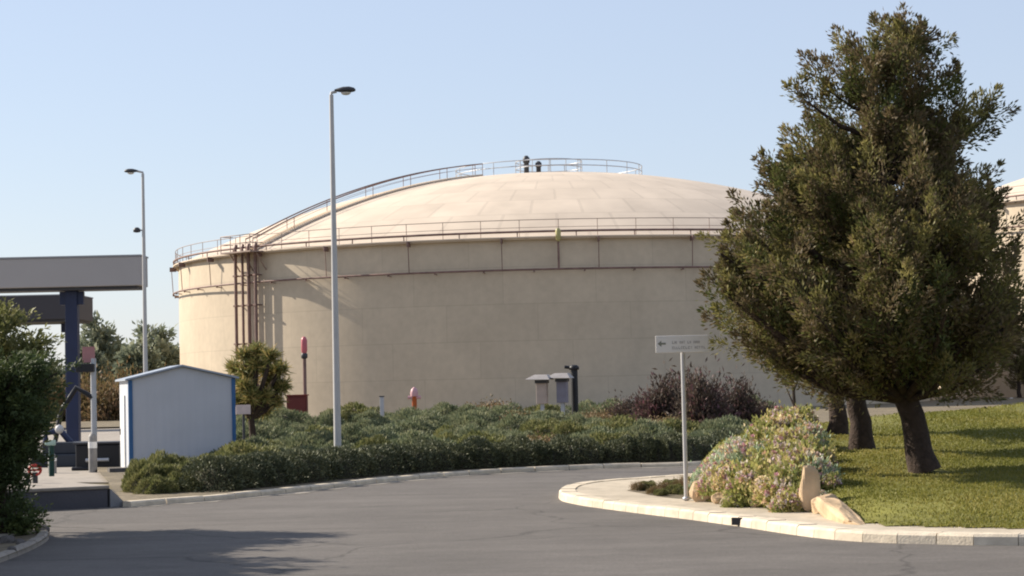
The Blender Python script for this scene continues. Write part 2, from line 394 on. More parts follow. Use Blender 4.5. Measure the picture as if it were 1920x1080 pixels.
def shed_mat():
    m = mat('shed_panel', (0.46, 0.475, 0.51), 0.5, 0.04, 1.5, spec=0.3)
    n = m.node_tree.nodes; l = m.node_tree.links; b = n['Principled BSDF']
    tc = n.new('ShaderNodeTexCoord'); wv = n.new('ShaderNodeTexWave'); wv.wave_type = 'BANDS'; wv.bands_direction = 'DIAGONAL'
    mp = n.new('ShaderNodeMapping'); mp.inputs['Scale'].default_value = (1, 1, 0)
    l.new(tc.outputs['Object'], mp.inputs[0]); l.new(mp.outputs[0], wv.inputs[0]); wv.inputs['Scale'].default_value = 3.2
    bp = n.new('ShaderNodeBump'); bp.inputs['Strength'].default_value = 0.25; bp.inputs['Distance'].default_value = 0.02
    l.new(wv.outputs[0], bp.inputs['Height']); l.new(bp.outputs[0], b.inputs['Normal'])
    return m
shedm = shed_mat()

conifer = leaf_mat('conifer_leaf', [(0.0, (0.045, 0.060, 0.022)), (0.28, (0.110, 0.125, 0.036)), (0.42, (0.145, 0.108, 0.056)), (0.54, (0.160, 0.120, 0.070)), (0.66, (0.155, 0.150, 0.045)), (0.85, (0.27, 0.235, 0.085)), (1.0, (0.34, 0.25, 0.15))], 0.33)
rosemary = leaf_mat('rosemary_leaf', [(0.0, (0.095, 0.125, 0.066)), (0.5, (0.185, 0.205, 0.112)), (1.0, (0.285, 0.28, 0.155))], 0.3)
olive_l = leaf_mat('olive_leaf', [(0.0, (0.085, 0.098, 0.033)), (0.5, (0.169, 0.176, 0.065)), (1.0, (0.286, 0.260, 0.111))], 0.35)
hedge_l = leaf_mat('hedge_leaf', [(0.0, (0.052, 0.063, 0.034)), (0.5, (0.098, 0.109, 0.057)), (1.0, (0.171, 0.177, 0.098))], 0.12)
dark_l = leaf_mat('dark_leaf', [(0.0, (0.039, 0.058, 0.024)), (0.6, (0.077, 0.105, 0.036)), (1.0, (0.186, 0.209, 0.060))], 0.25)
purple_l = leaf_mat('purple_leaf', [(0.0, (0.045, 0.036, 0.03)), (0.5, (0.10, 0.075, 0.055)), (0.85, (0.15, 0.075, 0.08)), (1.0, (0.23, 0.09, 0.13))], 0.25)
brown_l = leaf_mat('russet_leaf', [(0.0, (0.091, 0.085, 0.033)), (0.5, (0.169, 0.130, 0.058)), (1.0, (0.260, 0.156, 0.091))], 0.3)
flower_l = leaf_mat('flower_bed_leaf', [(0.0, (0.144, 0.180, 0.055)), (0.4, (0.312, 0.324, 0.099)), (0.7, (0.504, 0.456, 0.165)), (1.0, (0.660, 0.504, 0.297))], 0.35)
silver_l = leaf_mat('silver_leaf', [(0.0, (0.210, 0.301, 0.190)), (0.6, (0.422, 0.521, 0.343)), (1.0, (0.673, 0.722, 0.495))], 0.3)
petals = leaf_mat('petal', [(0.0, (0.552, 0.276, 0.322)), (0.35, (0.552, 0.414, 0.437)), (0.6, (0.624, 0.437, 0.276)), (0.8, (0.660, 0.564, 0.299)), (1.0, (0.720, 0.632, 0.540))], 0.3)
far_l = leaf_mat('far_haze_leaf', [(0.0, (0.134, 0.163, 0.115)), (0.6, (0.221, 0.250, 0.173)), (1.0, (0.346, 0.355, 0.250))], 0.3)  # pale greyed tones carry distance haze in the leaf colour
grass_l = leaf_mat('grass_blade', [(0.0, (0.109, 0.126, 0.021)), (0.5, (0.190, 0.184, 0.034)), (1.0, (0.304, 0.248, 0.067))], 0.35)
palm_l = leaf_mat('strap_leaf', [(0.0, (0.116, 0.140, 0.043)), (0.6, (0.253, 0.233, 0.075)), (1.0, (0.486, 0.353, 0.135))], 0.3)

# ------------------------------------------------------------------ setting: ground, road, islands
def sheet(name, poly, z, m):
    b = MB(); b.add([(p[0], p[1], z) for p in poly], (tuple(range(len(poly))),)); return tag(b.build(name, m), kind='structure')
def smooth_line(pts, sub=6):
    pts = [Vector((p[0], p[1], 0)) for p in pts]; out = []
    for i in range(len(pts) - 1):
        p0 = pts[max(i - 1, 0)]; p1 = pts[i]; p2 = pts[i + 1]; p3 = pts[min(i + 2, len(pts) - 1)]
        for k in range(sub):
            t = k / sub
            out.append(0.5 * ((2 * p1) + (p2 - p0) * t + (2 * p0 - 5 * p1 + 4 * p2 - p3) * t * t + (3 * p1 - p0 - 3 * p2 + p3) * t ** 3))
    return out + [pts[-1]]

b = MB(); ringr = [1, 12, 40, 90, 160, 260, 500, 1000, 2500, 6000]
b.lathe([(r_, -0.02) for r_ in ringr], n=48, smooth=False)
tag(b.build('ground', earth), kind='structure')

road_poly = [(-16, 1.5), (90, 1.5), (140, 110), (60, 92), (25, 66), (9, 57), (3, 52), (-3, 49), (-9, 44), (-16, 40), (-40, 39), (-40, 28)]
sheet('road', road_poly, 0.0, asphalt)

# the far kerb along the hedge, and the bed behind it
far_px = [(246, 951), (320, 945), (400, 939), (520, 927), (640, 914), (760, 901), (880, 891), (1010, 884), (1150, 878), (1340, 872)]
far_line = smooth_line([G(*p) for p in far_px] + [Vector((9, 55.5, 0)), Vector((18, 61, 0)), Vector((34, 70, 0)), Vector((60, 86, 0))], 5)

def offset(line, d):
    out = []
    for i, p in enumerate(line):
        t = (line[min(i + 1, len(line) - 1)] - line[max(i - 1, 0)]).normalized()
        out.append(p + Vector((-t.y, t.x, 0)) * d)
    return out
def kerb(name, line, wd, h, m, block=0.9, gap=0.012):
    """A row of kerb stones along a line (stones butt with a thin open joint)."""
    bb = MB(); L = [0.0]
    for p, q in zip(line, line[1:]): L.append(L[-1] + (q - p).length)
    def pt(s):
        for i in range(len(line) - 1):
            if s <= L[i + 1]: return line[i].lerp(line[i + 1], (s - L[i]) / max(L[i + 1] - L[i], 1e-6))
        return line[-1]
    s = 0.0; rr = random.Random(3)
    while s < L[-1] - 0.2:
        e = min(s + block * rr.uniform(0.94, 1.06), L[-1])
        p, q = pt(s + gap), pt(e - gap); t = (q - p).normalized(); nn = Vector((-t.y, t.x, 0)); hh = h + rr.uniform(-0.008, 0.008)
        c0, c1 = 0.015, 0.03
        prof = [(0.0, -0.05), (c0, hh - c1), (c0 + c1, hh), (wd, hh), (wd, -0.05)]
        vs = [p + nn * a + Vector((0, 0, z)) for a, z in prof] + [q + nn * a + Vector((0, 0, z)) for a, z in prof]
        k = len(prof); fs = [tuple(range(k)), tuple(reversed(range(k, 2 * k)))] + [(i, k + i, k + (i + 1) % k, (i + 1) % k) for i in range(k)]
        bb.add(vs, fs); s = e
    return tag(bb.build(name, m), kind='structure')
kerb('kerb', far_line, 0.22, 0.10, kerbm)
g0, g1 = offset(far_line, -0.01), offset(far_line, -0.34)
b = MB(); m_ = len(g0)
for i in range(m_): g1[i] = g1[i] + (g0[i] - g1[i]) * (0.25 + 0.25 * math.sin(i * 1.9) + 0.2 * math.sin(i * 0.7))
b.add([(p.x, p.y, 0.005) for p in g0] + [(p.x, p.y, 0.005) for p in g1], [(i, m_ + i, m_ + i + 1, i + 1) for i in range(m_ - 1)])
tag(b.build('gutter', mat('gutter_dust', (0.24, 0.215, 0.18), 0.95, 0.25, 5, 0.2, 60, var2=0.2, scale2=0.8)), kind='structure')
bed_edge = offset(far_line, 0.20)
b = MB()
back = [Vector((70, 260, 0)), Vector((-60, 260, 0)), Vector((-60, 120, 0)), Vector((-17, 120, 0)), Vector((-12.4, 62, 0)), Vector((-9.0, 47, 0))]
poly = [(p.x, p.y) for p in bed_edge] + [(p.x, p.y) for p in back]
b.add([(p[0], p[1], 0.09) for p in poly], (tuple(range(len(poly))),))
tag(b.build('planted_ground', soil), kind='structure')

# the near island: kerb, apron, lawn mound
isl_front_px = [(1046, 932), (1052, 939), (1075, 945), (1110, 951), (1200, 963), (1290, 974), (1383, 987), (1480, 1002), (1560, 1012), (1650, 1018), (1780, 1021), (1920, 1023)]
isl_back_px = [(1046, 932), (1056, 924), (1085, 917), (1140, 911), (1210, 906), (1290, 900)]
front = [G(*p) for p in isl_front_px]
front += [Vector((front[-1].x + 3, front[-1].y - 0.1, 0)), Vector((16, 24.2, 0)), Vector((40, 22, 0))]
backl = [G(*p) for p in isl_back_px] + [Vector((7, 45.5, 0)), Vector((12, 50, 0)), Vector((24, 57, 0)), Vector((60, 76, 0))]
fl = smooth_line(front, 5); bl = smooth_line(backl, 5)
outline = list(reversed(bl))[:-1] + fl                     # runs with the island on its left
kerb('kerb', outline, 0.30, 0.13, kerbm, 0.5, 0.006)
inner_o = offset(outline, 0.28)
sheet('pavement', [(p.x, p.y) for p in inner_o] , 0.118, mat('sandy_paving', (0.43, 0.37, 0.285), 0.9, 0.14, 5, 0.2, 60, var2=0.14, scale2=0.7))

# rocks line: where the planted mound begins
rock_px = [(1312, 938), (1350, 944), (1420, 950), (1480, 955), (1530, 962), (1575, 972), (1610, 979), (1650, 984), (1720, 986), (1800, 988), (1925, 990)]
mound_front = smooth_line([G(*p, 0.14) for p in rock_px], 4)
mf = [Vector((p.x, p.y, 0)) for p in mound_front] + [Vector((11.5, 25.6, 0)), Vector((17, 25.2, 0)), Vector((40, 24, 0))]
mb_ = [Vector((3.0, 36.8, 0)), Vector((3.0, 39.5, 0)), Vector((4.2, 42.5, 0)), Vector((7.4, 45.2, 0)), Vector((12.2, 49.2, 0)), Vector((24.5, 56.2, 0)), Vector((50, 70, 0))]
mound_poly = mf + list(reversed(mb_))
MPX = np.array([p.x for p in mound_poly]); MPY = np.array([p.y for p in mound_poly])
def inside_dist(x, y):
    """signed distance to the mound outline (positive inside)"""
    x = np.asarray(x, float); y = np.asarray(y, float); best = np.full(x.shape, 1e9); cnt = np.zeros(x.shape, int)
    n = len(MPX)
    for i in range(n):
        x0, y0 = MPX[i], MPY[i]; x1, y1 = MPX[(i + 1) % n], MPY[(i + 1) % n]
        dx, dy = x1 - x0, y1 - y0; t = np.clip(((x - x0) * dx + (y - y0) * dy) / (dx * dx + dy * dy + 1e-12), 0, 1)
        best = np.minimum(best, np.hypot(x - x0 - t * dx, y - y0 - t * dy))
        if y0 != y1:
            c = ((y0 > y) != (y1 > y)) & (x < (x1 - x0) * (y - y0) / (y1 - y0) + x0); cnt += c
    return np.where(cnt % 2 == 1, best, -best)
def hill(x, y):
    x = np.asarray(x, float); y = np.asarray(y, float)
    d = inside_dist(x, y); k = np.clip(d / 0.9, 0, 1); k = k * k * (3 - 2 * k)
    rise = np.clip(0.054 * (y - 25.0), 0, 1.62)
    und = 0.03 * np.sin(x * 1.1 + y * 0.4) + 0.02 * np.sin(x * 2.3 - y * 0.9)
    return 0.125 + k * (rise + und)
def H1(x, y): return float(hill(np.array([x]), np.array([y]))[0])
def GH(px, py):
    """where a pixel's ray meets the mound"""
    d = ray(px, py); lo = None
    t = 20.0
    while t < 75:
        p = Vector((0, 0, EYE)) + d * t
        if p.z <= H1(p.x, p.y) and inside_dist(p.x, p.y) > -0.3: return Vector((p.x, p.y, H1(p.x, p.y)))
        t += 0.1
    return G(px, py)

xs = np.concatenate([np.arange(2.4, 20, 0.22), np.arange(20, 50, 1.5)]); ys = np.concatenate([np.arange(23.5, 58, 0.3), np.arange(58, 72, 1.5)])
XX, YY = np.meshgrid(xs, ys); DD_ = inside_dist(XX, YY); ZZ = hill(XX, YY)
b = MB(); nx = len(xs)
vs = np.stack([XX.ravel(), YY.ravel(), ZZ.ravel()], 1); ok = DD_ > -0.02
fs = []
for j in range(len(ys) - 1):
    for i in range(nx - 1):
        if ok[j, i] and ok[j, i + 1] and ok[j + 1, i] and ok[j + 1, i + 1]:
            fs.append((j * nx + i, j * nx + i + 1, (j + 1) * nx + i + 1, (j + 1) * nx + i))
used = sorted({i for f in fs for i in f}); mp_ = {k: i for i, k in enumerate(used)}
b.add(vs[used], [tuple(mp_[i] for i in f) for f in fs], True)
tag(b.build('lawn', lawnm), kind='structure')
# grass blades over it (the rockery keeps bare soil)
n = 430000
gx = rng.uniform(2.6, 22, n); gy = 24.5 + (rng.uniform(0, 1, n) ** 1.35) * 30
vis = np.abs(gx / gy) < 0.45; gx, gy = gx[vis], gy[vis]; d_ = inside_dist(gx, gy)
rockx = 0.125 * (gy - 29.7) * -1 + 4.9
wear = np.sin(gx * 0.9 + 1.7 * np.sin(gy * 0.33)) * np.sin(gy * 0.55 + gx * 0.4); keep = (d_ > 0.06) & (rng.uniform(0, 1, len(gx)) > np.clip(wear * 1.2 - 0.35, 0, 0.75)); gx, gy = gx[keep], gy[keep]
for tx_, ty_ in ((1735, 886), (1616, 842), (1570, 813)):
    q_ = GH(tx_, ty_); kk = np.hypot(gx - q_.x, gy - q_.y) > 0.30 + 0.12 * rng.uniform(0, 1, len(gx)); gx, gy = gx[kk], gy[kk]
gz = hill(gx, gy)
patch = 0.5 + 0.25 * np.sin(gx * 1.3 + 0.7 * np.sin(gy * 0.8)) + 0.2 * np.sin(gy * 1.7 + gx * 0.6)
P = np.stack([gx, gy, gz - 0.005], 1); D = np.stack([rng.normal(0, 0.45, len(gx)), rng.normal(0, 0.45, len(gx)), np.ones(len(gx))], 1)
sc = 0.6 + gy / 45
tag(link_mesh('lawn_grass', leaf_mesh('lawn_grass', P, D, 0.038 * rng.uniform(0.5, 1.5, len(gx)), 0.013 * sc, patch * 0.5 + rng.uniform(0, 0.5, len(gx))), grass_l),
    'short olive green grass covering the lawn mound under the trees', 'grass', kind='stuff')

# ------------------------------------------------------------------ storage tanks
def make_tank(cx, cy, R, H, rise, label, detail=True, stair_deg=46):
    t = thing('storage_tank', (cx, cy, 0), label, 'storage tank', group='cylindrical storage tanks')
    near = math.atan2(-cy, -cx)                            # direction from the tank to the road
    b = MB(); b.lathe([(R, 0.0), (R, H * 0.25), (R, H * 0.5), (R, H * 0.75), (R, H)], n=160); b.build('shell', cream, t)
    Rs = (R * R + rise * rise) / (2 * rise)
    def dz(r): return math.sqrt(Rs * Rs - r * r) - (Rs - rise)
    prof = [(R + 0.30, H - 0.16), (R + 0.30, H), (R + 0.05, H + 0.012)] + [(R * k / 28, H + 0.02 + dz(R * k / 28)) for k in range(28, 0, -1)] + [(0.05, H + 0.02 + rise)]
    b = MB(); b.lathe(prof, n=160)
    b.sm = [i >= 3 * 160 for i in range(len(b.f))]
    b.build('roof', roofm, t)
    def P(r, a, z): return (r * math.cos(a), r * math.sin(a), z)
    # rim walkway and its handrail
    b = MB(); b.lathe([(R + 0.03, H - 0.06), (R + 0.42, H - 0.06), (R + 0.42, H + 0.02), (R + 0.31, H + 0.02)], n=160, smooth=False); b.build('kerb_angle', creampl, t)
    NP = 72; b = MB()
    arc = [P(R + 0.22, 2 * math.pi * k / 144, 0) for k in range(144)]
    for hh, rr in ((1.12, 0.026), (0.62, 0.018)):
        b.tube([(p[0], p[1], H + hh) for p in arc], rr, 6, closed=True)
    for k in range(NP):
        a = 2 * math.pi * k / NP; b.tube([P(R + 0.22, a, H), P(R + 0.22, a, H + 1.12)], 0.024, 5)
    b.build('handrail', rail, t)
    # foam main round the rim and cooling ring round the shell
    b = MB(); b.tube([(p[0] * (R + 0.36) / (R + 0.22), p[1] * (R + 0.36) / (R + 0.22), H + 0.34) for p in arc], 0.075, 8, closed=True)
    for k in range(48):
        a = 2 * math.pi * (k + 0.3) / 48; b.tube([P(R + 0.36, a, H - 0.02), P(R + 0.36, a, H + 0.34)], 0.04, 5)
    b.build('foam_main', rust, t)
    zc = H - 2.12; b = MB()
    b.tube([(p[0] * (R + 0.42) / (R + 0.22), p[1] * (R + 0.42) / (R + 0.22), zc) for p in arc], 0.065, 8, closed=True)
    for k in range(56):
        a = 2 * math.pi * (k + 0.5) / 56; b.tube([P(R - 0.02, a, zc - 0.14), P(R + 0.44, a, zc - 0.09)], 0.035, 5)
        b.box(P(R + 0.42, a, zc - 0.11), (0.10, 0.10, 0.10), a)
    b.build('cooling_ring', rust, t)
    # brackets that stand out from the rim
    for k in range(14):
        b = MB(); a = near + rad(-80 + 12.3 * k)
        b.box(P(R + 0.42, a, H - 0.22), (0.5, 0.09, 0.34), a)
        b.tube([P(R + 0.52, a, H - 0.4), P(R + 0.42, a, zc)], 0.03, 5)
        b.build('bracket', rust, t)
    if not detail: return t
    # stair over the roof from the rim platform to the crown
    a0 = near - rad(stair_deg)
    # stair: treads between two stringers, handrails either side
    b = MB(); hr = MB(); N = 60
    tang = Vector((-math.sin(a0), math.cos(a0), 0))
    for s_ in (-0.42, 0.42):
        line = []
        for k in range(N + 1):
            r_ = R + 0.1 - (R - 7.3) * k / N; line.append(Vector(P(r_, a0, H + 0.10 + dz(min(r_, R)))) + tang * s_)
        b.tube(line, 0.075, 6)
        hr.tube([q + Vector((0, 0, 0.85)) for q in line], 0.05, 6); hr.tube([q + Vector((0, 0, 0.55)) for q in line], 0.014, 5)
        for k in range(0, N + 1, 10): hr.tube([line[k], line[k] + Vector((0, 0, 0.85))], 0.026, 5)
    for k in range(N * 2):
        r_ = R + 0.1 - (R - 7.3) * (k + 0.5) / (2 * N); b.box(P(r_, a0, H + 0.14 + dz(min(r_, R))), (0.26, 0.84, 0.035), a0)
    st = b.build('roof_stair', creampl, t); hr.build('handrail', rust, st)
    # crown walkway railing
    b = MB()
    for rr, z1, np_ in ((7.3, 0.95, 20), (2.6, 1.15, 12)):
        zb = H + 0.02 + dz(rr); c = [P(rr, 2 * math.pi * k / 64, 0) for k in range(64)]
        for hh in (z1, z1 * 0.55): b.tube([(p[0], p[1], zb + hh) for p in c], 0.036, 5, closed=True)
        for k in range(np_): a = 2 * math.pi * k / np_; b.tube([P(rr, a, zb), P(rr, a, zb + z1)], 0.032, 5)
    b.build('crown_railing', steel, t)
    for (vx, hgt, rr) in ((-1.75, 1.75, 0.20), (-0.80, 1.30, 0.19)):
        b = MB(); z0 = H + rise - 0.2
        b.lathe([(rr, 0), (rr, hgt * 0.72), (rr * 1.35, hgt * 0.76), (rr * 1.35, hgt * 0.95), (rr * 0.6, hgt + 0.1), (0.01, hgt + 0.12)], (0, 0, 0), 16)
        o = b.build('roof_vent', darkmetal, t)
        o.location = (vx * math.cos(near + math.pi / 2), vx * math.sin(near + math.pi / 2), z0)
    # platform and the bundle of standpipes
    ap = near - rad(45.5); tg = Vector((-math.sin(ap), math.cos(ap), 0))
    b = MB(); c = P(R + 0.85, ap, H - 0.05); b.box(c, (1.3, 3.4, 0.09), ap)
    for s_ in (-1.5, 0, 1.5):
        q = Vector(P(R + 0.8, ap, H - 0.14)) + tg * s_; w_ = Vector(P(R, ap, H - 1.3)) + tg * s_
        b.tube([q, w_], 0.05, 5)
    pf = b.build('platform', rail, t)
    b = MB()
    e1 = Vector(P(R + 1.48, ap, H)); i1 = Vector(P(R + 0.45, ap, H))
    for z_ in (0.55, 1.1):
        b.tube([i1 + tg * -1.68 + Vector((0, 0, z_)), e1 + tg * -1.68 + Vector((0, 0, z_)), e1 + tg * 1.68 + Vector((0, 0, z_)), i1 + tg * 1.68 + Vector((0, 0, z_))], 0.03, 5)
    for s_ in (-1.68, -0.56, 0.56, 1.68): b.tube([e1 + tg * s_, e1 + tg * s_ + Vector((0, 0, 1.1))], 0.03, 5)
    b.build('handrail', rail, pf)
    for k, (s_, rr) in enumerate(((-1.35, 0.115), (-0.55, 0.095), (0.15, 0.125), (0.95, 0.115))):
        q = Vector(P(R + 0.5, ap, 0)) + tg * s_; b = MB()
        b.tube([q, q + Vector((0, 0, H - 0.3)), Vector(P(R + 0.5, ap, H + 0.3)) + tg * s_, Vector(P(R + 0.4, ap, H + 0.55)) + tg * s_], rr, 10)
        for z_ in (H * 0.22, H * 0.45, H * 0.68, H * 0.86):
            b.tube([Vector((q.x, q.y, z_)), Vector(P(R - 0.02, ap, z_)) + tg * s_ * 0.98], 0.05, 5)
            b.box((q.x, q.y, z_), (rr * 2.6, rr * 2.6, 0.12), ap)
        b.build('standpipe', rust, t)
    # foam chamber and its dropper
    af = near + rad(1.0)
    b = MB(); b.tube([P(R + 0.42, af, zc), P(R + 0.42, af, H - 0.1)], 0.07, 8); b.build('dropper_pipe', rust, t)
    b = MB(); b.lathe([(0.05, -0.45), (0.16, -0.3), (0.18, 0.25), (0.1, 0.4), (0.02, 0.42)], P(R + 0.55, af, H + 0.1), 14); b.build('foam_chamber', yellow, t)
    return t

TD = 167.0; TR = 28.85
tc_ = at(1038, 718, TD)
make_tank(tc_.x, TD, TR, 11.5, 6.75, 'large cream domed storage tank in the middle behind the shrubs')
make_tank(64.4, 185.0, 28.0, 15.8, 6.0, 'second cream storage tank mostly hidden behind the big tree on the right', detail=False)

# ------------------------------------------------------------------ canopies of the loading yard
def canopy(X1, Y, depth, ztop, zbot, Xl, cols, label, m_f):
    t = thing('loading_canopy', ((X1 + Xl) / 2, Y + depth / 2, 0), label, 'canopy', group='loading canopies')
    cx, cy = t.location.x, t.location.y; L = X1 - Xl
    b = MB(); b.box((0, 0, (ztop + zbot) / 2), (L, depth, ztop - zbot)); b.build('fascia', m_f, t, 0.03)
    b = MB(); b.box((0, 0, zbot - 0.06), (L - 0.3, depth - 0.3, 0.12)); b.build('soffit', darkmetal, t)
    b = MB(); b.box((0, 0, ztop + 0.03), (L + 0.06, depth + 0.06, 0.06)); b.build('roof_edge', greyroof, t)
    for x in cols:
        b = MB(); b.box((x - cx, 0, (zbot - 0.12) / 2), (0.46, 0.46, zbot - 0.12)); b.box((x - cx, 0, 0.02), (0.8, 0.8, 0.05))
        b.box((x - cx, 0, zbot - 0.4), (0.9, 0.3, 0.5))
        b.build('column', navy, t, 0.02)
    return t
YC = 80.0
pt, pb = at(263, 480, YC), at(263, 535, YC); xl = at(-330, 500, YC).x
canopy(pt.x, YC, 1.6, pt.z, pb.z, xl, [at(137, 700, YC + 0.8).x, at(-200, 700, YC + 0.8).x], 'grey flat loading canopy on a navy column at left', fascia)
YC2 = 116.0
pt2, pb2 = at(140, 553, YC2), at(140, 598, YC2)
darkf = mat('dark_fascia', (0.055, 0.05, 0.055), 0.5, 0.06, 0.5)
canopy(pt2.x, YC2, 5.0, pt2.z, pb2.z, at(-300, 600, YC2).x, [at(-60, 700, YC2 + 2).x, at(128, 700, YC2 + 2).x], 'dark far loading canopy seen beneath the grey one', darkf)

# yard slabs
yard = [G(-260, 905), G(262, 905), G(300, 872), G(330, 800), G(-300, 800)]
sheet('yard_paving', [(p.x, p.y) for p in yard], 0.006, concrete)
# added raised platform: its dark front colour stands for shadow on the asphalt
t = thing('added_platform', G(110, 957), 'added low platform with pale top and dark front painted as shadow, beyond the left bush', 'platform')
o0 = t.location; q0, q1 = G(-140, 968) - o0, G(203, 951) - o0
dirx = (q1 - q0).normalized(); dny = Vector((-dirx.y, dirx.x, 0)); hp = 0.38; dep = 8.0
b = MB(); b.prism([q0 + dny * 0.03, q1 + dny * 0.03, q1 + dny * dep, q0 + dny * dep], -0.05, hp - 0.06); b.build('platform_shade_front', mat('shade_dark_wall', (0.085, 0.083, 0.095), 0.8, 0.15, 1.0, 0.2, 20), t)
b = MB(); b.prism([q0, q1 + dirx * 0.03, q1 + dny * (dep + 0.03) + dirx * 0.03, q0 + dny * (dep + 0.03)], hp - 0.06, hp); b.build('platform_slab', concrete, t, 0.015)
b = MB(); r1 = q1 + dirx * 0.04; r2 = q1 + dirx * 0.42
b.add([r1 + dny * 3.0 + Vector((0, 0, hp - 0.02)), r1 + Vector((0, 0, hp - 0.06)), r1 + Vector((0, 0, -0.04)), r2 + Vector((0, 0, -0.04)), r2 + dny * 3.0 + Vector((0, 0, -0.04)), r1 + dny * 3.0 + Vector((0, 0, -0.04))],
      ((1, 2, 3), (0, 1, 3, 4), (0, 4, 5), (2, 5, 4, 3), (0, 5, 2, 1)))
b.build('ramp', mat('grey_ramp', (0.25, 0.25, 0.26), 0.85, 0.1, 3), t)

# ------------------------------------------------------------------ lamp posts
def lamp(base, top_z, lean_r, arm, label, extra=False):
    t = thing('lamp_post', base, label, 'lamp post', group='street lamps on tall tapered poles')
    H = top_z - base.z
    b = MB(); b.tube([(0, 0, 0), (0, 0, H * 0.5), (0, 0, H)], [0.092, 0.072, 0.050], 14); b.build('pole', polem, t)
    b = MB(); b.box((0, 0, 0.02), (0.42, 0.42, 0.05))
    for sx in (-0.15, 0.15):
        for sy in (-0.15, 0.15): b.lathe([(0.025, 0.05), (0.025, 0.09), (0.001, 0.095)], (sx, sy, 0), 8)
    b.build('base_plate', steel, t)
    s = 1 if arm > 0 else -1
    b = MB(); b.tube([(0, 0, H - 0.02), (0, 0, H + 0.05), (s * 0.12, 0, H + 0.08), (arm * 0.5, 0, H + 0.10)], 0.038, 8); b.build('arm', polem, t)
    # cobra head: a flattened, tapering housing with a bowl under it
    hd = MB(); segs = [(-0.02, 0.035, 0.03), (0.05, 0.08, 0.055), (0.18, 0.13, 0.09), (0.33, 0.13, 0.095), (0.44, 0.09, 0.065), (0.48, 0.03, 0.03)]
    vs = []; fs = []
    for x, wy, wz in segs:
        for k in range(12):
            a = 2 * math.pi * k / 12; vs.append((arm * 0.45 + s * x, wy * math.cos(a), H + 0.10 + wz * math.sin(a) * (1.0 if math.sin(a) > 0 else 0.55)))
    for i in range(len(segs) - 1):
        for k in range(12): fs.append((i * 12 + k, i * 12 + (k + 1) % 12, (i + 1) * 12 + (k + 1) % 12, (i + 1) * 12 + k))
    fs += [tuple(range(12)), tuple(range(60, 72))]
    hd.add(vs, fs, True); h = hd.build('lamp_head', darkmetal, t)
    b = MB(); b.lathe([(0.12, 0), (0.11, -0.03), (0.07, -0.055), (0.01, -0.065)], (arm * 0.45 + s * 0.25, 0, H + 0.05), 16); b.build('lens', glassy, h)
    if extra:
        zs = at(250, 432, base.y).z - base.z
        b = MB(); b.tube([(0, 0, zs), (-0.12, 0, zs)], 0.025, 6); b.lathe([(0.05, -0.02), (0.13, 0.0), (0.13, 0.10), (0.06, 0.16), (0.005, 0.17)], (-0.24, 0, zs - 0.06), 14); b.build('loudspeaker', darkmetal, t)
    return t
l1 = G(634, 886); l1.z = 0.08
lamp(l1, at(617, 178, l1.y).z, 0, 0.22, 'tall pale lamp post rising from the shrubs in front of the tank')
y2 = 76.0; l2 = at(273, 700, y2); l2.z = 0.0
lamp(l2, at(262, 326, y2).z, 0, -0.40, 'lamp post with a small loudspeaker beside the grey canopy end', extra=True)

# ------------------------------------------------------------------ shed
sb = G(344, 889); sb.z = 0.06; dsh = sb.y; w_ = 195 * dsh / F / math.cos(rad(7)) 
t = thing('garden_shed', sb, 'small pale shed with pitched roof and blue corner trim', 'shed', rz=rad(15.5))
ze = at(344, 711, dsh).z - sb.z; zr = at(340, 688, dsh).z - sb.z; hw = w_ / 2; dl = 2.6
b = MB()
b.add([(-hw, 0, 0), (hw, 0, 0), (hw, 0, ze), (0, 0, zr), (-hw, 0, ze), (-hw, dl, 0), (hw, dl, 0), (hw, dl, ze), (0, dl, zr), (-hw, dl, ze)],
      ((0, 1, 2, 3, 4), (9, 8, 7, 6, 5), (1, 6, 7, 2), (5, 0, 4, 9), (0, 5, 6, 1)))
b.build('wall', shedm, t)
for sx in (-1, 1):
    b = MB(); e = hw + 0.10; sl_ = (zr - ze) / hw; a_ = (sx * e, ze - sl_ * 0.10 + 0.012); r_ = (0, zr + 0.012); th = 0.045
    b.add([(a_[0], -0.10, a_[1]), (r_[0], -0.10, r_[1]), (r_[0], dl + 0.1, r_[1]), (a_[0], dl + 0.1, a_[1]),
           (a_[0], -0.10, a_[1] + th), (r_[0], -0.10, r_[1] + th), (r_[0], dl + 0.1, r_[1] + th), (a_[0], dl + 0.1, a_[1] + th)],
          ((0, 1, 2, 3), (7, 6, 5, 4), (0, 4, 5, 1), (2, 6, 7, 3), (0, 3, 7, 4), (1, 5, 6, 2)))
    b.build('roof', mat('shed_roof', (0.30, 0.34, 0.40), 0.5, 0.06, 2), t)
for sx in (-1, 1):
    b = MB(); b.box((sx * (hw - 0.03), -0.012, ze / 2), (0.09, 0.03, ze)); b.box((sx * (hw + 0.006), 0.06, ze / 2), (0.03, 0.10, ze)); b.build('corner_trim', blue, t)
b = MB(); b.box((-hw - 0.02, dl * 0.55, 0.95), (0.05, 0.85, 1.85)); d_o = b.build('door', white, t)
b = MB(); b.tube([(-hw - 0.07, dl * 0.55 + 0.33, 0.9), (-hw - 0.07, dl * 0.55 + 0.33, 1.05)], 0.014, 6); b.build('handle', darkmetal, d_o)
b = MB(); b.box((-hw - 0.25, 0.5, 0.06), (0.45, 0.6, 0.13)); b.build('door_step', darkstone, t)

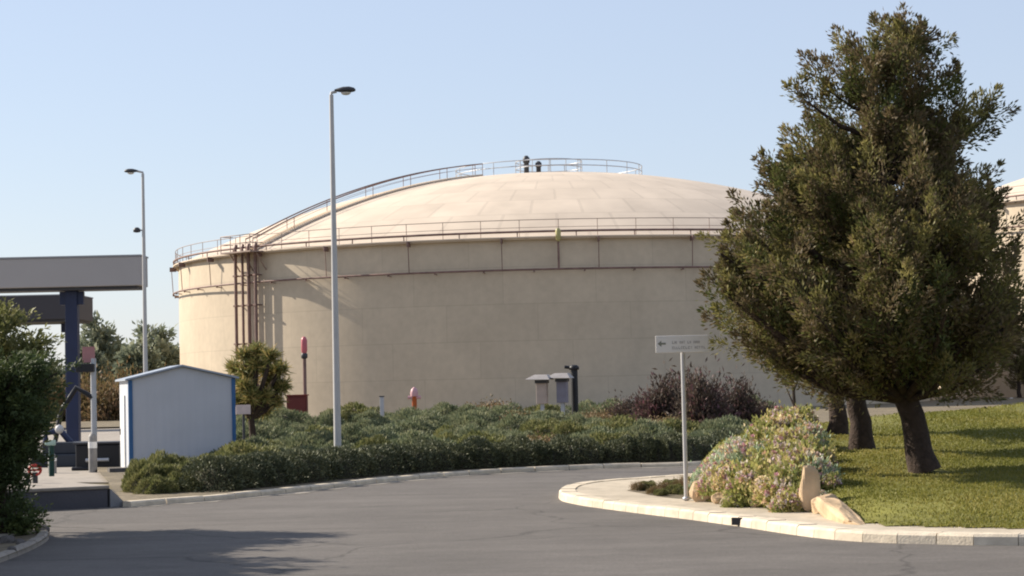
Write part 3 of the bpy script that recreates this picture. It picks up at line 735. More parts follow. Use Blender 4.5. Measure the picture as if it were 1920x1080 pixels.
# ------------------------------------------------------------------ direction sign
sg = G(1287, 937, 0.135); zs0, zs1 = at(1283, 661, sg.y).z - 0.135, at(1283, 629, sg.y).z - 0.135
t = thing('direction_sign', sg, 'white arrow sign on a thin grey post at the island tip', 'sign', rz=rad(2))
b = MB(); b.tube([(0, 0, -0.1), (0, 0, zs1 - 0.04)], 0.034, 12); b.build('post', polem, t)
b = MB(); b.lathe([(0.034, 0.0), (0.06, 0.0), (0.06, 0.03), (0.034, 0.05)], (0, 0, 0), 12); b.build('post_collar', steel, t)
hwid = 50 * sg.y / F
b = MB(); b.box((-0.01, -0.055, (zs0 + zs1) / 2), (hwid * 2, 0.022, zs1 - zs0)); pn = b.build('panel', mat('sign_white', (0.68, 0.65, 0.61), 0.4, 0.04, 2), t, 0.008)
b = MB(); ph = zs1 - zs0; zc_ = (zs0 + zs1) / 2; yf = -0.069; xL = -0.01 - hwid
b.add([(xL + 0.03, yf, zc_ + 0.01), (xL + 0.09, yf, zc_ + 0.06), (xL + 0.09, yf, zc_ + 0.025), (xL + 0.16, yf, zc_ + 0.025), (xL + 0.16, yf, zc_ - 0.005), (xL + 0.09, yf, zc_ - 0.005), (xL + 0.09, yf, zc_ - 0.04)],
      ((6, 5, 4, 3, 2, 1, 0),))
b.build('arrow', mat('sign_ink', (0.20, 0.20, 0.16), 0.5, 0.05, 3), pn)
# two rows of worn, unreadable lettering
b = MB(); rr = random.Random(5)
for zrow, hh in ((zc_ + ph * 0.10, ph * 0.16), (zc_ - ph * 0.22, ph * 0.15)):
    x = xL + 0.26
    while x < xL + 2 * hwid - 0.08:
        wch = rr.uniform(0.018, 0.034)
        if rr.random() < 0.84:
            for (a, c_, d_, e_) in rr.choice([((0, 0, .3, 1), (0, 0, 1, .25)), ((0, 0, .3, 1), (.7, 0, 1, 1), (0, .4, 1, .6)), ((0.35, 0, .65, 1), (0, .78, 1, 1)), ((0, 0, .3, 1), (0, .75, 1, 1), (0, 0, 1, .22))]):
                b.add([(x + a * wch, yf, zrow + hh * (c_ - .5)), (x + d_ * wch, yf, zrow + hh * (c_ - .5)), (x + d_ * wch, yf, zrow + hh * (e_ - .5)), (x + a * wch, yf, zrow + hh * (e_ - .5))], ((0, 1, 2, 3),))
                yf -= 0.00001
        x += wch + 0.010
b.build('lettering', mat('faded_ink', (0.33, 0.31, 0.29), 0.6, 0.1, 9), pn)

# ------------------------------------------------------------------ big tree and its neighbours
tb = GH(1735, 886); sY = tb.y; PXM = sY / F
def relp(px, py): 
    p = at(px, py, sY); return Vector((p.x - tb.x, 0, p.z - tb.z))
axis = [Vector((0, 0, 0)), relp(1727, 850), relp(1714, 800), relp(1696, 740), relp(1681, 670), relp(1672, 600), relp(1668, 450), relp(1662, 300), relp(1668, 150), relp(1690, 90)]
axis[1].y = 0.03
tab = [(20, 6, 6), (50, 45, 25), (80, 60, 60), (120, 110, 115), (170, 165, 130), (220, 160, 115), (280, 190, 130), (330, 235, 185), (380, 285, 205), (440, 320, 235), (500, 340, 250), (560, 325, 255), (610, 290, 250), (650, 240, 225), (690, 150, 150), (730, 60, 70)]
tab = [(min(y + 34, 690 + y * 0.05), a * (0.8 if y < 100 else 1.02), c_ * (0.75 if y < 100 else 1)) for y, a, c_ in tab]
hz = [relp(1680, y).z for y, _, _ in tab]
hzs = np.array(hz[::-1]); Lt = np.array([max(a - 22, 5) for _, a, _ in tab][::-1]) * PXM; Rt = np.array([max(a - 16, 5) for _, _, a in tab][::-1]) * PXM
def prof_big(h, az):
    c = (1 + math.cos(az)) / 2; return float(np.interp(h, hzs, Lt) * (1 - c) + np.interp(h, hzs, Rt) * c)
def hpx(y): return relp(1680, y + 34).z
extra = [(hpx(185), 0.05, 195 * PXM), (hpx(205), 0.2, 170 * PXM), (hpx(130), math.pi, 120 * PXM), (hpx(72), math.pi * 0.95, 85 * PXM), (hpx(145), math.pi, 165 * PXM), (hpx(490), math.pi * 1.02, 325 * PXM), (hpx(440), math.pi, 300 * PXM), (hpx(300), math.pi, 190 * PXM), (hpx(330), math.pi * 1.1, 215 * PXM), (hpx(370), math.pi * 0.95, 250 * PXM), (hpx(400), math.pi * 1.05, 270 * PXM), (hpx(60), 0.2, 40 * PXM)]
make_tree('conifer_tree', tb, axis, prof_big, 170, 8, 165, 0.082, 0.028, conifer, bark, 'tall bushy conifer with a leaning dark trunk on the lawn', 'tree', 'trees on the lawn', 0.20, hpx(664), 3, 0.58, 0.20, 0.5, extra=extra, tufts=True, taper=0.62, inner=0.42)

def simple_prof(H, Rm, z0):
    def f(h, az):
        k = (h - z0) / (H - z0); return Rm * max(0.06, math.sin(math.pi * min(1, max(0, k * 0.86 + 0.16)))) * (1 + 0.12 * math.sin(3 * az + 1))
    return f
t2 = GH(1616, 842); t3 = GH(1570, 813)
make_tree('conifer_tree', t2, [(0, 0, 0), (-0.08, 0, 1.2), (-0.05, 0, 3), (0, 0, 5.2)], simple_prof(5.2, 1.7, 1.5), 75, 8, 90, 0.095, 0.034, conifer, bark,
          'conifer with an upright reddish trunk just left behind the tallest conifer', 'tree', 'trees on the lawn', 0.19, 1.5, 11, 0.55, 0.19, 0.4, tufts=True, taper=0.7)
make_tree('conifer_tree', t3, [(0, 0, 0), (0.03, 0, 1.2), (0.1, 0, 3), (0.1, 0, 4.6)], simple_prof(4.6, 1.5, 1.4), 65, 8, 90, 0.095, 0.034, conifer, bark,
          'farthest dark trunked conifer, behind the flowering rock bed', 'tree', 'trees on the lawn', 0.17, 1.4, 12, 0.55, 0.19, 0.4, tufts=True, taper=0.7)
t4 = GH(1911, 748); 
make_tree('conifer_tree', t4, [(0, 0, 0), (0.0, 0, 1.4), (0.15, 0, 3), (0.3, 0, 5.0)], simple_prof(5.0, 1.25, 1.0), 80, 20, 22, 0.10, 0.035, conifer, bark,
          'dark conifer cut by the right edge at the back of the lawn', 'tree', 'trees on the lawn', 0.17, 0.9, 13, 0.3, 0.12, 0.4)

# trees outside the frame whose shade falls over the road at lower left
for k, (x, y, hh, rr_) in enumerate(((-13.0, 29.8, 7.0, 1.5), (-11.8, 28.2, 6.0, 1.5), (-10.9, 29.4, 4.6, 2.3), (-9.9, 26.4, 4.4, 2.3))):
    make_tree('roadside_tree', (x, y, 0), [(0, 0, 0), (0.05, 0, 1.5), (0, 0.1, 3), (0, 0, hh)], simple_prof(hh, rr_, 1.3), 90, 16, 16, 0.15, 0.07, dark_l, bark,
              ('tallest', 'second tallest', 'broader', 'lowest and broad')[k] + ' dark roadside tree left of the frame shading the road', 'tree', 'roadside trees at left', 0.16, 1.3, 40 + k, 0.4, 0.18)

# dark evergreen bush at the left edge
lb = G(8, 1012)
def lprof(h, az):
    k = h / 3.0; c = (1 + math.cos(az)) / 2
    rgt = float(np.interp(h, [0, 0.3, 0.6, 0.9, 1.2, 1.7, 2.2, 2.5, 2.7, 3.1], [0.24, 0.24, 0.18, 0.26, 0.46, 0.60, 0.60, 0.45, 0.2, 0.08]))
    return rgt * c + 0.9 * (1 - c)
make_tree('evergreen_tree', lb, [(0, 0, 0), (-0.05, 0, 1), (-0.05, 0, 1.9), (0.0, 0, 2.5)], lprof, 120, 24, 24, 0.07, 0.026, dark_l, bark,
          'dark evergreen bush cut off by the left edge of the photo', 'bush', None, 0.09, 0.12, 21, 0.22, 0.09, 0.35, inner=0.05,
          extra=[(2.3, 0.1, 0.78), (2.2, 0.3, 0.74), (0.25, 0.2, 0.40), (0.2, -0.3, 0.4)])

eb = at(-8, 980, 31.4); eb.z = 0  # added tree; its yellow green leaves paint the bush's sunlit top
eh = at(5, 566, eb.y).z
make_tree('lit_top_tree', eb, [(0, 0, 0), (0.05, 0, eh * .4), (0.1, 0, eh)], simple_prof(eh, 0.72, 1.2), 90, 18, 18, 0.10, 0.036, olive_l, bark, 'added tree coloured yellow green as the sunlit top of the dark bush at the left edge', 'tree', None, 0.09, 1.2, 31, 0.3, 0.1, 0.4)
# ------------------------------------------------------------------ bushes
def cushion_proto(name, n, rx, ry, h, L, W, lm, seed, up=0.5):
    r = np.random.default_rng(seed); root = bpy.data.objects.new(name, None); COL.objects.link(root)
    P, D, l_, w_2, tn = mound_leaves(n, rx, ry, h, L, W, r, up)
    link_mesh('foliage', leaf_mesh('foliage', P, D, l_, w_2, tn, r), lm, root); heart(rx, ry, h, thicket, root); return root
def bush_proto(name, n, rx, ry, h, L, W, lm, clumps, seed, up=0.6, spread=0.2):
    r = np.random.default_rng(seed)
    root = bpy.data.objects.new(name, None); COL.objects.link(root)
    P, D, l_, w_2, tn = dome_leaves(n, rx, ry, h, L, W, clumps, r, up=up, spread=spread)
    link_mesh('foliage', leaf_mesh('foliage', P, D, l_, w_2, tn, r), lm, root)
    twigs(rx, ry, h, 9, twig, root, r)
    return root
class Kind:
    """first use takes the prototype itself, later ones copies of it and of its parts"""
    def __init__(s, *protos): s.p = list(protos); s.used = [False] * len(protos); s.i = 0
    def place(s, loc, sx, sz, rz, label, cat, group):
        k = s.i % len(s.p); s.i += 1
        o = s.p[k] if not s.used[k] else copy_tree(s.p[k]); s.used[k] = True
        o.location = loc; o.scale = (sx, sx, sz); o.rotation_euler = (0, 0, rz); tag(o, label, cat, group); return o

# clipped hedge along the kerb
hl = [p for p in offset(far_line, 1.25) if p.x < 16]
hl = [p for p in hl if p.x > G(398, 925).x]
n = 70000; seg = rng.integers(0, len(hl) - 1, n); f = rng.uniform(0, 1, n)
HA = np.array([[p.x, p.y] for p in hl]); base = HA[seg] * (1 - f[:, None]) + HA[seg + 1] * f[:, None]
tg = HA[seg + 1] - HA[seg]; tg /= np.linalg.norm(tg, axis=1, keepdims=True); nr = np.stack([-tg[:, 1], tg[:, 0]], 1)
arc = seg + f; lump = 0.84 + 0.13 * np.sin(arc * 2.1) + 0.10 * np.sin(arc * 4.7 + 1) + 0.06 * np.sin(arc * 9.1)
a = rng.uniform(0, math.pi, n); rr = 1 - np.abs(rng.normal(0, 0.10, n))
u = np.cos(a) * rr * 0.68 * lump; v = np.sin(a) ** 0.6 * rr * 0.64 * lump
P = np.stack([base[:, 0] + nr[:, 0] * u, base[:, 1] + nr[:, 1] * u, 0.09 + np.maximum(v, 0.01)], 1)
D = np.stack([nr[:, 0] * np.cos(a), nr[:, 1] * np.cos(a), np.sin(a) + 0.3], 1) + rng.normal(size=(n, 3)) * 0.6
ne = 2600; ce = unit(ne); ce[:, 2] = np.abs(ce[:, 2]); pe = np.array([HA[0][0], HA[0][1], 0.09]) + ce * np.array([0.6, 0.6, 0.56]) * (1 - np.abs(rng.normal(0, 0.1, ne)))[:, None]
P = np.concatenate([P, pe]); D = np.concatenate([D, ce + rng.normal(size=(ne, 3)) * 0.6]); arc = np.concatenate([arc, np.zeros(ne)]); n += ne
hg = thing('hedge', (0, 0, 0), 'long low clipped hedge following the kerb of the bending road', 'hedge')
link_mesh('foliage', leaf_mesh('foliage', P, D, 0.065 * rng.uniform(0.7, 1.3, n), 0.03 * rng.uniform(0.7, 1.3, n), 0.5 + 0.3 * np.sin(arc * 1.3) * 0.5 + rng.uniform(-0.4, 0.4, n)), hedge_l, hg)
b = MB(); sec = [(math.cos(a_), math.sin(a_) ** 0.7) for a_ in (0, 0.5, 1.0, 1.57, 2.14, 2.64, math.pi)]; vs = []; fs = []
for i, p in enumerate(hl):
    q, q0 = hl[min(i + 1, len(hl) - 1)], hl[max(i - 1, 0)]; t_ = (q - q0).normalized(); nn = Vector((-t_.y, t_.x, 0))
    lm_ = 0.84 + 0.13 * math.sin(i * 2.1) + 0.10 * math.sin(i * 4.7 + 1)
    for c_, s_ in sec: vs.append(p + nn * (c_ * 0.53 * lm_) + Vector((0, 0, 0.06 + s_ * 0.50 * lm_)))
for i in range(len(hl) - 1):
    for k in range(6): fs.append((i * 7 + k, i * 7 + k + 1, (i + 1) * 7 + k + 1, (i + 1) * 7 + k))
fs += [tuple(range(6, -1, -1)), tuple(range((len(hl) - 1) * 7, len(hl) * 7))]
b.add(vs, fs, True); b.build('stems_or_core', thicket, hg)  # solid core added inside the hedge so its front stays in shade


rose = Kind(*[cushion_proto('shrub', 3600, 0.80, 0.80, 0.66, 0.12, 0.028, rosemary, 100 + k, 0.6) for k in range(4)])
oliv = Kind(*[cushion_proto('shrub', 3200, 0.72, 0.72, 0.66, 0.11, 0.032, olive_l, 110 + k, 0.7) for k in range(3)])
purp = Kind(*[bush_proto('shrub', 7000, 1.1, 1.0, 1.5, 0.16, 0.05, purple_l, 34, 120 + k, 0.5, 0.18) for k in range(2)])
russ = Kind(*[bush_proto('shrub', 2400, 0.8, 0.8, 0.9, 0.12, 0.04, brown_l, 24, 130 + k, 0.6, 0.19) for k in range(2)])
flow = Kind(*[bush_proto('flowering_shrub', 1700, 0.42, 0.42, 0.48, 0.085, 0.042, flower_l, 20, 140 + k, 0.6, 0.2) for k in range(3)])
silv = Kind(*[bush_proto('flowering_shrub', 1700, 0.42, 0.42, 0.46, 0.08, 0.032, silver_l, 20, 150 + k, 0.7, 0.2) for k in range(2)])
for kd in (flow, silv):
    for pr in kd.p:
        r = np.random.default_rng(hash(pr.name) % 1000); m = 115; c = unit(m, r); c[:, 2] = np.abs(c[:, 2]) * 0.9 + 0.1
        ctr = c[r.integers(0, 14, m)]; c = ctr * 0.8 + c * 0.28 + r.normal(size=(m, 3)) * 0.06; c /= np.linalg.norm(c, axis=1, keepdims=True); cen = c * np.array([0.42, 0.42, 0.5]) * r.uniform(0.85, 1.08, m)[:, None]; PP = np.repeat(cen, 5, 0)
        link_mesh('blossom', leaf_mesh('blossom', PP, np.repeat(c, 5, 0) * 0.4 + r.normal(size=(m * 5, 3)) * 0.7, 0.062, 0.048, np.repeat(r.choice([0.05, 0.35, 0.6, 0.8, 1.0], m, p=[.10, .22, .16, .22, .30]), 5), r), petals, pr)

R_ = random.Random(11)
def on_bed(px, Y):
    p = at(px, 700, Y); return Vector((p.x, Y, 0.07))
def bed_front(px):
    """depth of the hedge's back at a pixel column"""
    best = 1e9
    for p in hl:
        q = abs(p.x / p.y * F + 960 - px)
        if q < best: best = q; yy = p.y
    return yy + 1.0
# rows of grey green shrubs between the hedge and the tank
row = 0; cnt = 0
for fr in (0.045, 0.085, 0.13, 0.16, 0.24, 0.33, 0.44, 0.58, 0.76, 0.95):
    px = 452 + R_.uniform(0, 30)
    while px < 1440:
        y0 = bed_front(px); Y = y0 + fr * (112 - y0) + R_.uniform(-0.6, 0.6)
        sx = R_.uniform(0.85, 1.5) * (0.85 + 0.6 * fr); step = sx * 1.55 * F / Y
        skip = (px < 640 and fr > 0.5 and R_.random() < 0.2)
        if not skip and not (abs(px - 634) < 26 and Y < l1.y + 1.5):
            zz = R_.uniform(0.70, 1.25) * (0.62 if fr < 0.08 else 1.0) * (0.85 + 0.45 * fr)
            right = px > 900 and R_.random() < min(0.75, (px - 850) / 500)
            kd = russ if right and R_.random() < 0.5 else (oliv if right or R_.random() < 0.18 else rose)
            lab = {id(rose): 'low grey green shrub growing among the bed in front of the tank', id(oliv): 'low olive green shrub growing among the bed in front of the tank', id(russ): 'low russet shrub growing among the bed in front of the tank'}[id(kd)]
            grp = {id(rose): 'grey green shrubs of the tank bed', id(oliv): 'olive shrubs of the tank bed', id(russ): 'russet shrubs of the tank bed'}[id(kd)]
            kd.place(on_bed(px, Y), sx, zz * (0.75 if kd is russ else 1), R_.uniform(0, 6.28), lab, 'shrub', grp); cnt += 1
        px += step * R_.uniform(0.7, 1.15)
# the loose bushes at the left end of the bed, in front of the shed
for px, py, s_, z_ in ((278, 930, .5, .95), (318, 928, .5, .8), (298, 920, .6, 1.1), (352, 925, .55, .85), (395, 917, .6, .75), (440, 905, .65, .9), (470, 890, .7, .8), (385, 900, .5, .8), (430, 922, .5, .6), (330, 905, .5, .85), (265, 922, .4, .9), (335, 930, .42, .6), (292, 934, .38, .55), (362, 926, .35, .5), (415, 917, .4, .6), (395, 921, .4, .5), (510, 893, .6, .8), (500, 905, .55, .65), (560, 890, .6, .75)):
    p = G(px, py); p.z = 0.07
    oliv.place(p, s_ * 1.25, z_ * 0.85, R_.uniform(0, 6.28), 'loose olive green bush beside the kerb in front of the shed', 'shrub', 'bushes in front of the shed')
# dark wine coloured shrubs before the right half of the tank
for i, (px, Y, s_, z_, lab) in enumerate(((1180, 84, 0.95, 0.80, 'dark shrub at the left end of the wine coloured thicket'), (1245, 76, 1.15, 1.20, 'tall wine coloured shrub directly left of the sign post'), (1315, 74, 1.2, 1.37, 'tallest wine coloured shrub, just right of the sign post'),
                                  (1385, 78, 1.1, 1.10, 'wine coloured shrub at the right end of the thicket'), (1430, 84, 0.9, 0.62, 'small dark shrub behind the flowering rock bed'), (1280, 86, 1.2, 1.28, 'wine coloured shrub behind the sign post'))):
    purp.place(on_bed(px, Y), s_, z_, R_.uniform(0, 6.28), lab, 'shrub', 'wine coloured shrubs')
for i, (px, Y, s_, z_, lab) in enumerate(((905, 88, 0.9, 0.7, 'russet shrub left of the two hooded posts'), (965, 80, 1.0, 0.95, 'taller russet shrub close to the two hooded posts'), (1100, 82, 0.9, 0.8, 'russet shrub right of the black standpipe'), (1030, 72, 1.0, 0.62, 'russet shrub below the two hooded posts'))):
    russ.place(on_bed(px, Y), s_, z_, R_.uniform(0, 6.28), lab, 'shrub', 'russet shrubs around the hooded posts')

# ------------------------------------------------------------------ rockery at the island's left end
def rock(name, loc, s, m, label, seed, rz=0, group=None):
    r = random.Random(seed); bb = MB(); nlat, nlon = 12, 18; vs = []; fs = []
    planes = [(Vector((r.gauss(0, 1), r.gauss(0, 1), r.gauss(0, .8))).normalized(), r.uniform(0.66, 0.95)) for _ in range(9)]
    for i in range(nlat + 1):
        th = math.pi * i / nlat
        for k in range(nlon):
            ph = 2 * math.pi * k / nlon; d = Vector((math.sin(th) * math.cos(ph), math.sin(th) * math.sin(ph), math.cos(th)))
            q = 1.12 + 0.05 * math.sin(3 * d.x + seed) + 0.05 * math.sin(4 * d.y + 2 * seed) + 0.05 * math.sin(5 * d.z + d.x * 3 + seed * 3) + (r.uniform(-.03, .03) if 0 < i < nlat else 0)
            
            d = Vector([math.copysign(abs(c) ** 0.62, c) for c in d]) * 0.9
            for pn_, pd in planes:
                ex = d.dot(pn_) - pd
                if ex > 0: d = d - pn_ * ex
            vs.append((d.x * s[0] * q, d.y * s[1] * q, d.z * s[2] * q))
    for i in range(nlat):
        for k in range(nlon): fs.append((i * nlon + k, (i + 1) * nlon + k, (i + 1) * nlon + (k + 1) % nlon, i * nlon + (k + 1) % nlon))
    bb.add(vs, fs, False); o = bb.build(name, m); o.location = loc; o.rotation_euler = (r.uniform(-.2, .2), r.uniform(-.2, .2), rz)
    return tag(o, label, 'rock', group)
rocks = [(1326, 938, .27, .20, 'pale sandstone lump at the left end of the flower bed'), (1352, 942, .15, .09, 'small flat stone near the left end of the flower bed'), (1400, 944, .13, .12, 'stone between yellow flowers at the front of the bed'),
         (1432, 946, .18, .26, 'upright sandstone under the middle of the flower bed'), (1462, 951, .12, .08, 'low stone right of the middle of the flower bed'), (1490, 955, .13, .10, 'yellowish stone next to the tall slab'),
         (1517, 956, .15, .37, 'tall upright sandstone slab at the lawn edge'), (1548, 960, .20, .14, 'broad sandstone lump in front of the tall slab')]
for i, (px, py, s_, hh, lab) in enumerate(rocks):
    p = GH(px, py); rock('rock', (p.x, p.y, p.z + hh * (0.55 if hh < .3 else 0.75)), (s_, s_ * 0.8, hh), stone, lab, 50 + i, R_.uniform(-.4, .4), 'sandstone rocks edging the flower bed')
pa, pz = G(1548, 962, 0.14), G(1612, 981, 0.14); mid = (pa + pz) / 2; dv = pz - pa
o = rock('rock', (mid.x, mid.y, 0.18), (dv.length * 0.62, 0.16, 0.12), stone, 'long flat stone tapering down along the lawn edge', 71, math.atan2(dv.y, dv.x), 'sandstone rocks edging the flower bed'); o.rotation_euler = (0, 0.10, math.atan2(dv.y, dv.x))
nf = 0
for (px, py, s_, kd) in ((1350, 908, .9, flow), (1330, 900, .8, silv), (1362, 885, 1.0, silv), (1410, 922, .95, flow), (1455, 926, .8, flow), (1440, 900, 1.05, flow), (1400, 868, 1.0, silv), (1480, 920, 1.0, flow), (1500, 890, 1.05, flow),
                         (1460, 872, 1.1, flow), (1430, 842, 1.0, flow), (1480, 845, 1.1, flow), (1515, 865, 1.0, flow), (1530, 895, .8, silv), (1440, 818, .95, flow), (1485, 812, 1.05, flow), (1515, 826, .9, silv), (1465, 795, .95, flow), (1500, 790, .9, flow), (1385, 848, .8, silv), (1540, 868, .7, flow), (1475, 946, .6, flow), (1500, 935, .6, flow), (1385, 905, .9, flow), (1400, 934, .5, flow), (1375, 940, .45, flow), (1480, 940, .45, flow), (1538, 935, .35, silv), (1470, 930, .7, flow), (1560, 905, .4, flow)):
    # the bed climbs from its stones: pixel height maps to depth over the mound
    kd.place(GH(px, py + 22 * s_) - Vector((0, 0, 0.03)), s_, s_ * 1.05, R_.uniform(0, 6.28), 'leafy flowering shrub with pink and yellow blossom in the rock bed' if kd is flow else 'silvery flowering shrub in the rock bed', 'shrub', 'flowering shrubs of the rock bed' if kd is flow else 'silvery shrubs of the rock bed')
# low weeds around the sign foot
sp_ = smooth_line([G(1175, 919, .125), G(1215, 911, .125), G(1290, 912, .125), G(1318, 926, .125), G(1300, 935, .125), G(1240, 931, .125), G(1175, 919, .125)], 3)[:-1]
b = MB(); b.add([(p.x, p.y, 0.123) for p in sp_], (tuple(range(len(sp_))),)); o = b.build('soil_patch', soil)
if o.data.polygons[0].normal.z < 0: o.data.flip_normals()
tag(o, kind='structure')
for i, (px, py, s_) in enumerate(((1215, 918, .6), (1243, 922, .5), (1268, 925, .6), (1225, 926, .4), (1298, 928, .55), (1195, 919, .45), (1258, 915, .6), (1282, 918, .7), (1240, 928, .4), (1305, 920, .7))):
    p = G(px, py, 0.135); (russ if i % 2 else oliv).place(p, s_ * 0.42, s_ * 0.34, i, 'low weedy clump near the foot of the sign post', 'shrub', 'weeds at the sign post')
p = G(1383, 987); b = MB(); b.box((0, 0, 0.07), (0.16, 0.05, 0.10)); o = b.build('drain_inlet', black); o.location = p + Vector((0, -0.022, 0)); o.rotation_euler = (0, 0, rad(-33))
tag(o, 'small black drain opening in the island kerb', 'drain')

# back of the lawn: pale stones and tufts, a sapling
for i, (px, py, s_, lab) in enumerate(((1752, 752, .30, 'pale stone at the back of the lawn right of the trunk'), (1812, 750, .22, 'small pale stone in the middle of the lawn back edge'), (1866, 752, .24, 'pale stone at the lawn back edge nearer the right trunk'), (1897, 749, .16, 'white stone beside the right edge trunk'))):
    p = GH(px, py); rock('rock', p + Vector((0, 0, s_ * 0.25)), (s_, s_ * .8, s_ * .55), stone if i != 3 else white, lab, 80 + i, i, 'stones at the back of the lawn')
for i, (px, py) in enumerate(((1770, 755), (1790, 752), (1830, 754), (1850, 752), (1880, 753))):
    p = GH(px, py); oliv.place(p, 0.5, 0.35, i, 'low tuft at the back edge of the lawn', 'shrub', 'tufts at the back of the lawn')
sp = GH(1487, 775); sp = Vector((at(1487, 700, 46).x, 46, 0.0))
t = thing('sapling', sp, 'thin bare sapling stem behind the flowering rock bed', 'tree')
b = MB(); b.tube([(0, 0, 0), (0.02, 0, 1.2), (-0.03, 0, 2.6)], [0.05, 0.04, 0.015], 8); b.tube([(0.0, 0, 1.7), (0.25, 0, 2.3)], [0.02, 0.008], 6); b.tube([(0, 0, 1.4), (-0.22, 0.1, 2.0)], [0.02, 0.008], 6); b.build('trunk', bark, t)
P = rng.normal(size=(500, 3)) * np.array([0.22, 0.22, 0.28]) + np.array([0, 0, 2.5]); link_mesh('crown', leaf_mesh('crown', P, rng.normal(size=(500, 3)), 0.07, 0.03, rng.uniform(0, 1, 500)), olive_l, t)

# ------------------------------------------------------------------ strap-leaved tree by the shed
Y = 58.0; pb_ = at(473, 850, Y); pb_.z = 0.07
t = thing('small_tree', pb_, 'small round shaggy tree on a thin dark trunk right of the shed', 'tree')
zt = at(470, 765, Y).z; b = MB(); b.tube([(0, 0, 0), (0.02, 0, zt * 0.5), (-0.03, 0, zt * 0.9)], [0.12, 0.09, 0.08], 10)
heads = []
hd_ = [(482 + 46 * math.cos(a_) * k_, 716 + 56 * math.sin(a_) * k_) for k_, n_ in ((1.0, 11), (0.55, 7)) for a_ in [2 * math.pi * (q_ + 0.3 * k_) / n_ for q_ in range(n_)]]
for px, py in hd_:
    q = at(px, py, Y + R_.uniform(-.5, .5)); e = Vector((q.x - pb_.x, q.y - pb_.y, q.z - pb_.z)); heads.append(e)
    b.tube([(-0.03, 0, zt * 0.8), e * 0.5 + Vector((0, 0, zt * 0.35)), e], [0.09, 0.07, 0.05], 7)
b.build('trunk', bark, t)
PP = []; DD = []
for e in heads:
    m = 330; d = unit(m); d[:, 2] = d[:, 2] * 0.7 + 0.25; PP.append(np.array(e) + rng.normal(size=(m, 3)) * 0.06); DD.append(d)
P = np.concatenate(PP); link_mesh('crown', leaf_mesh('crown', P, np.concatenate(DD), 0.34 * rng.uniform(0.5, 1.15, len(P)), 0.036, rng.uniform(0, 1, len(P))), palm_l, t)
# little notice board at the shed's right side
nb = at(457, 800, 50); nb.z = 0.05
t = thing('notice_board', nb, 'small pale notice board on a dark stake right of the shed', 'sign')
zb = at(457, 768, 50).z - 0.05; b = MB(); b.tube([(0, 0, 0), (0, 0, zb)], 0.03, 8); b.build('stake', darkmetal, t)
b = MB(); b.box((0, -0.04, zb), (0.34, 0.03, 0.22), 0); b.build('panel', mat('pale_notice', (0.62, 0.50, 0.47), 0.5, 0.1, 8), t, 0.006)

# ------------------------------------------------------------------ fire-fighting gear before the tank
def hooded(px, py0, py1, Y, label, body):
    bs = at(px, 800, Y); bs.z = 0.07; z1 = at(px, py0, Y).z - bs.z; k = Y / F
    t = thing('hose_station', bs, label, 'hose station', rz=rad(-12), group='hooded hose stations')
    w2 = 15 * k
    b = MB(); b.box((0, 0, z1 * 0.28), (0.16, 0.16, z1 * 0.56)); b.build('post', steel, t)
    b = MB(); b.box((0, 0, z1 * 0.68), (w2 * 1.3, w2 * 1.2, z1 * 0.44)); b.build('cabinet', body, t, 0.02)
    b = MB(); zt_ = z1 * 0.92; e = w2 * 1.6
    b.add([(-e * 1.15, -e, zt_), (e * 0.8, -e, zt_ - 0.02), (e * 0.8, e, zt_ - 0.02), (-e * 1.15, e, zt_), (-e * 0.5, -e * .5, zt_ + 0.2), (e * 0.5, -e * .5, zt_ + 0.2), (e * 0.5, e * .5, zt_ + 0.2), (-e * 0.5, e * .5, zt_ + 0.2)],
          ((3, 2, 1, 0), (4, 5, 6, 7), (0, 1, 5, 4), (1, 2, 6, 5), (2, 3, 7, 6), (3, 0, 4, 7)))
    b.build('hood', hoodm, t, 0.01)
    b = MB(); b.box((0, 0, zt_ - 0.10), (w2 * 1.5, w2 * 1.7, 0.14)); b.build('reel', darkmetal, t)
    return t
hoodm = mat('hood_paint', (0.36, 0.33, 0.31), 0.5, 0.08, 3)
pinkish = mat('faded_pink', (0.42, 0.34, 0.29), 0.6, 0.12, 3); slate = mat('slate_blue', (0.20, 0.19, 0.23), 0.6, 0.12, 3)
hooded(1018, 703, 770, 92, 'left hooded hose station with a pale pink cabinet', pinkish)
hooded(1056, 700, 770, 92, 'right hooded hose station with a slate blue cabinet', slate)
bs = at(1079, 800, 93); bs.z = 0.07; z1 = at(1074, 690, 93).z
t = thing('standpipe', bs, 'black upright standpipe beside the right hooded hose station', 'pipe')
b = MB(); b.tube([(0, 0, 0), (0, 0, z1 - 0.1)], 0.15, 12); b.build('pipe', black, t)
b = MB(); b.lathe([(0.15, -0.05), (0.22, -0.05), (0.22, 0.08), (0.12, 0.16), (0.01, 0.17)], (0, 0, z1 - 0.1), 14); b.tube([(0, 0, z1 - 0.05), (-0.42, 0, z1 - 0.02)], 0.07, 8); b.build('cap', black, t)
bs = at(573, 800, 112); bs.z = 0.0; z1 = at(570, 628, 112).z
t = thing('beacon_post', bs, 'thin dark post with a red beacon on top in front of the tank', 'post')
b = MB(); b.tube([(0, 0, 0), (0, 0, z1 - 0.9)], 0.095, 10); b.build('post', rust, t)
b = MB(); b.lathe([(0.10, 0), (0.17, 0.05), (0.17, 0.25), (0.11, 0.30)], (0, 0, z1 - 1.25), 14); b.build('bracket', darkmetal, t)
b = MB(); b.lathe([(0.11, -0.07), (0.16, 0.05), (0.16, 0.62), (0.10, 0.78), (0.01, 0.82)], (0, 0, z1 - 0.9), 16); b.build('beacon', mat('red_beacon', (0.50, 0.13, 0.15), 0.35, 0.1, 3), t)
bs = at(558, 790, 111); bs.z = 0.0; z1 = at(558, 742, 111).z
t = thing('fire_box', bs, 'dark red equipment box at the foot of the beacon post', 'box')
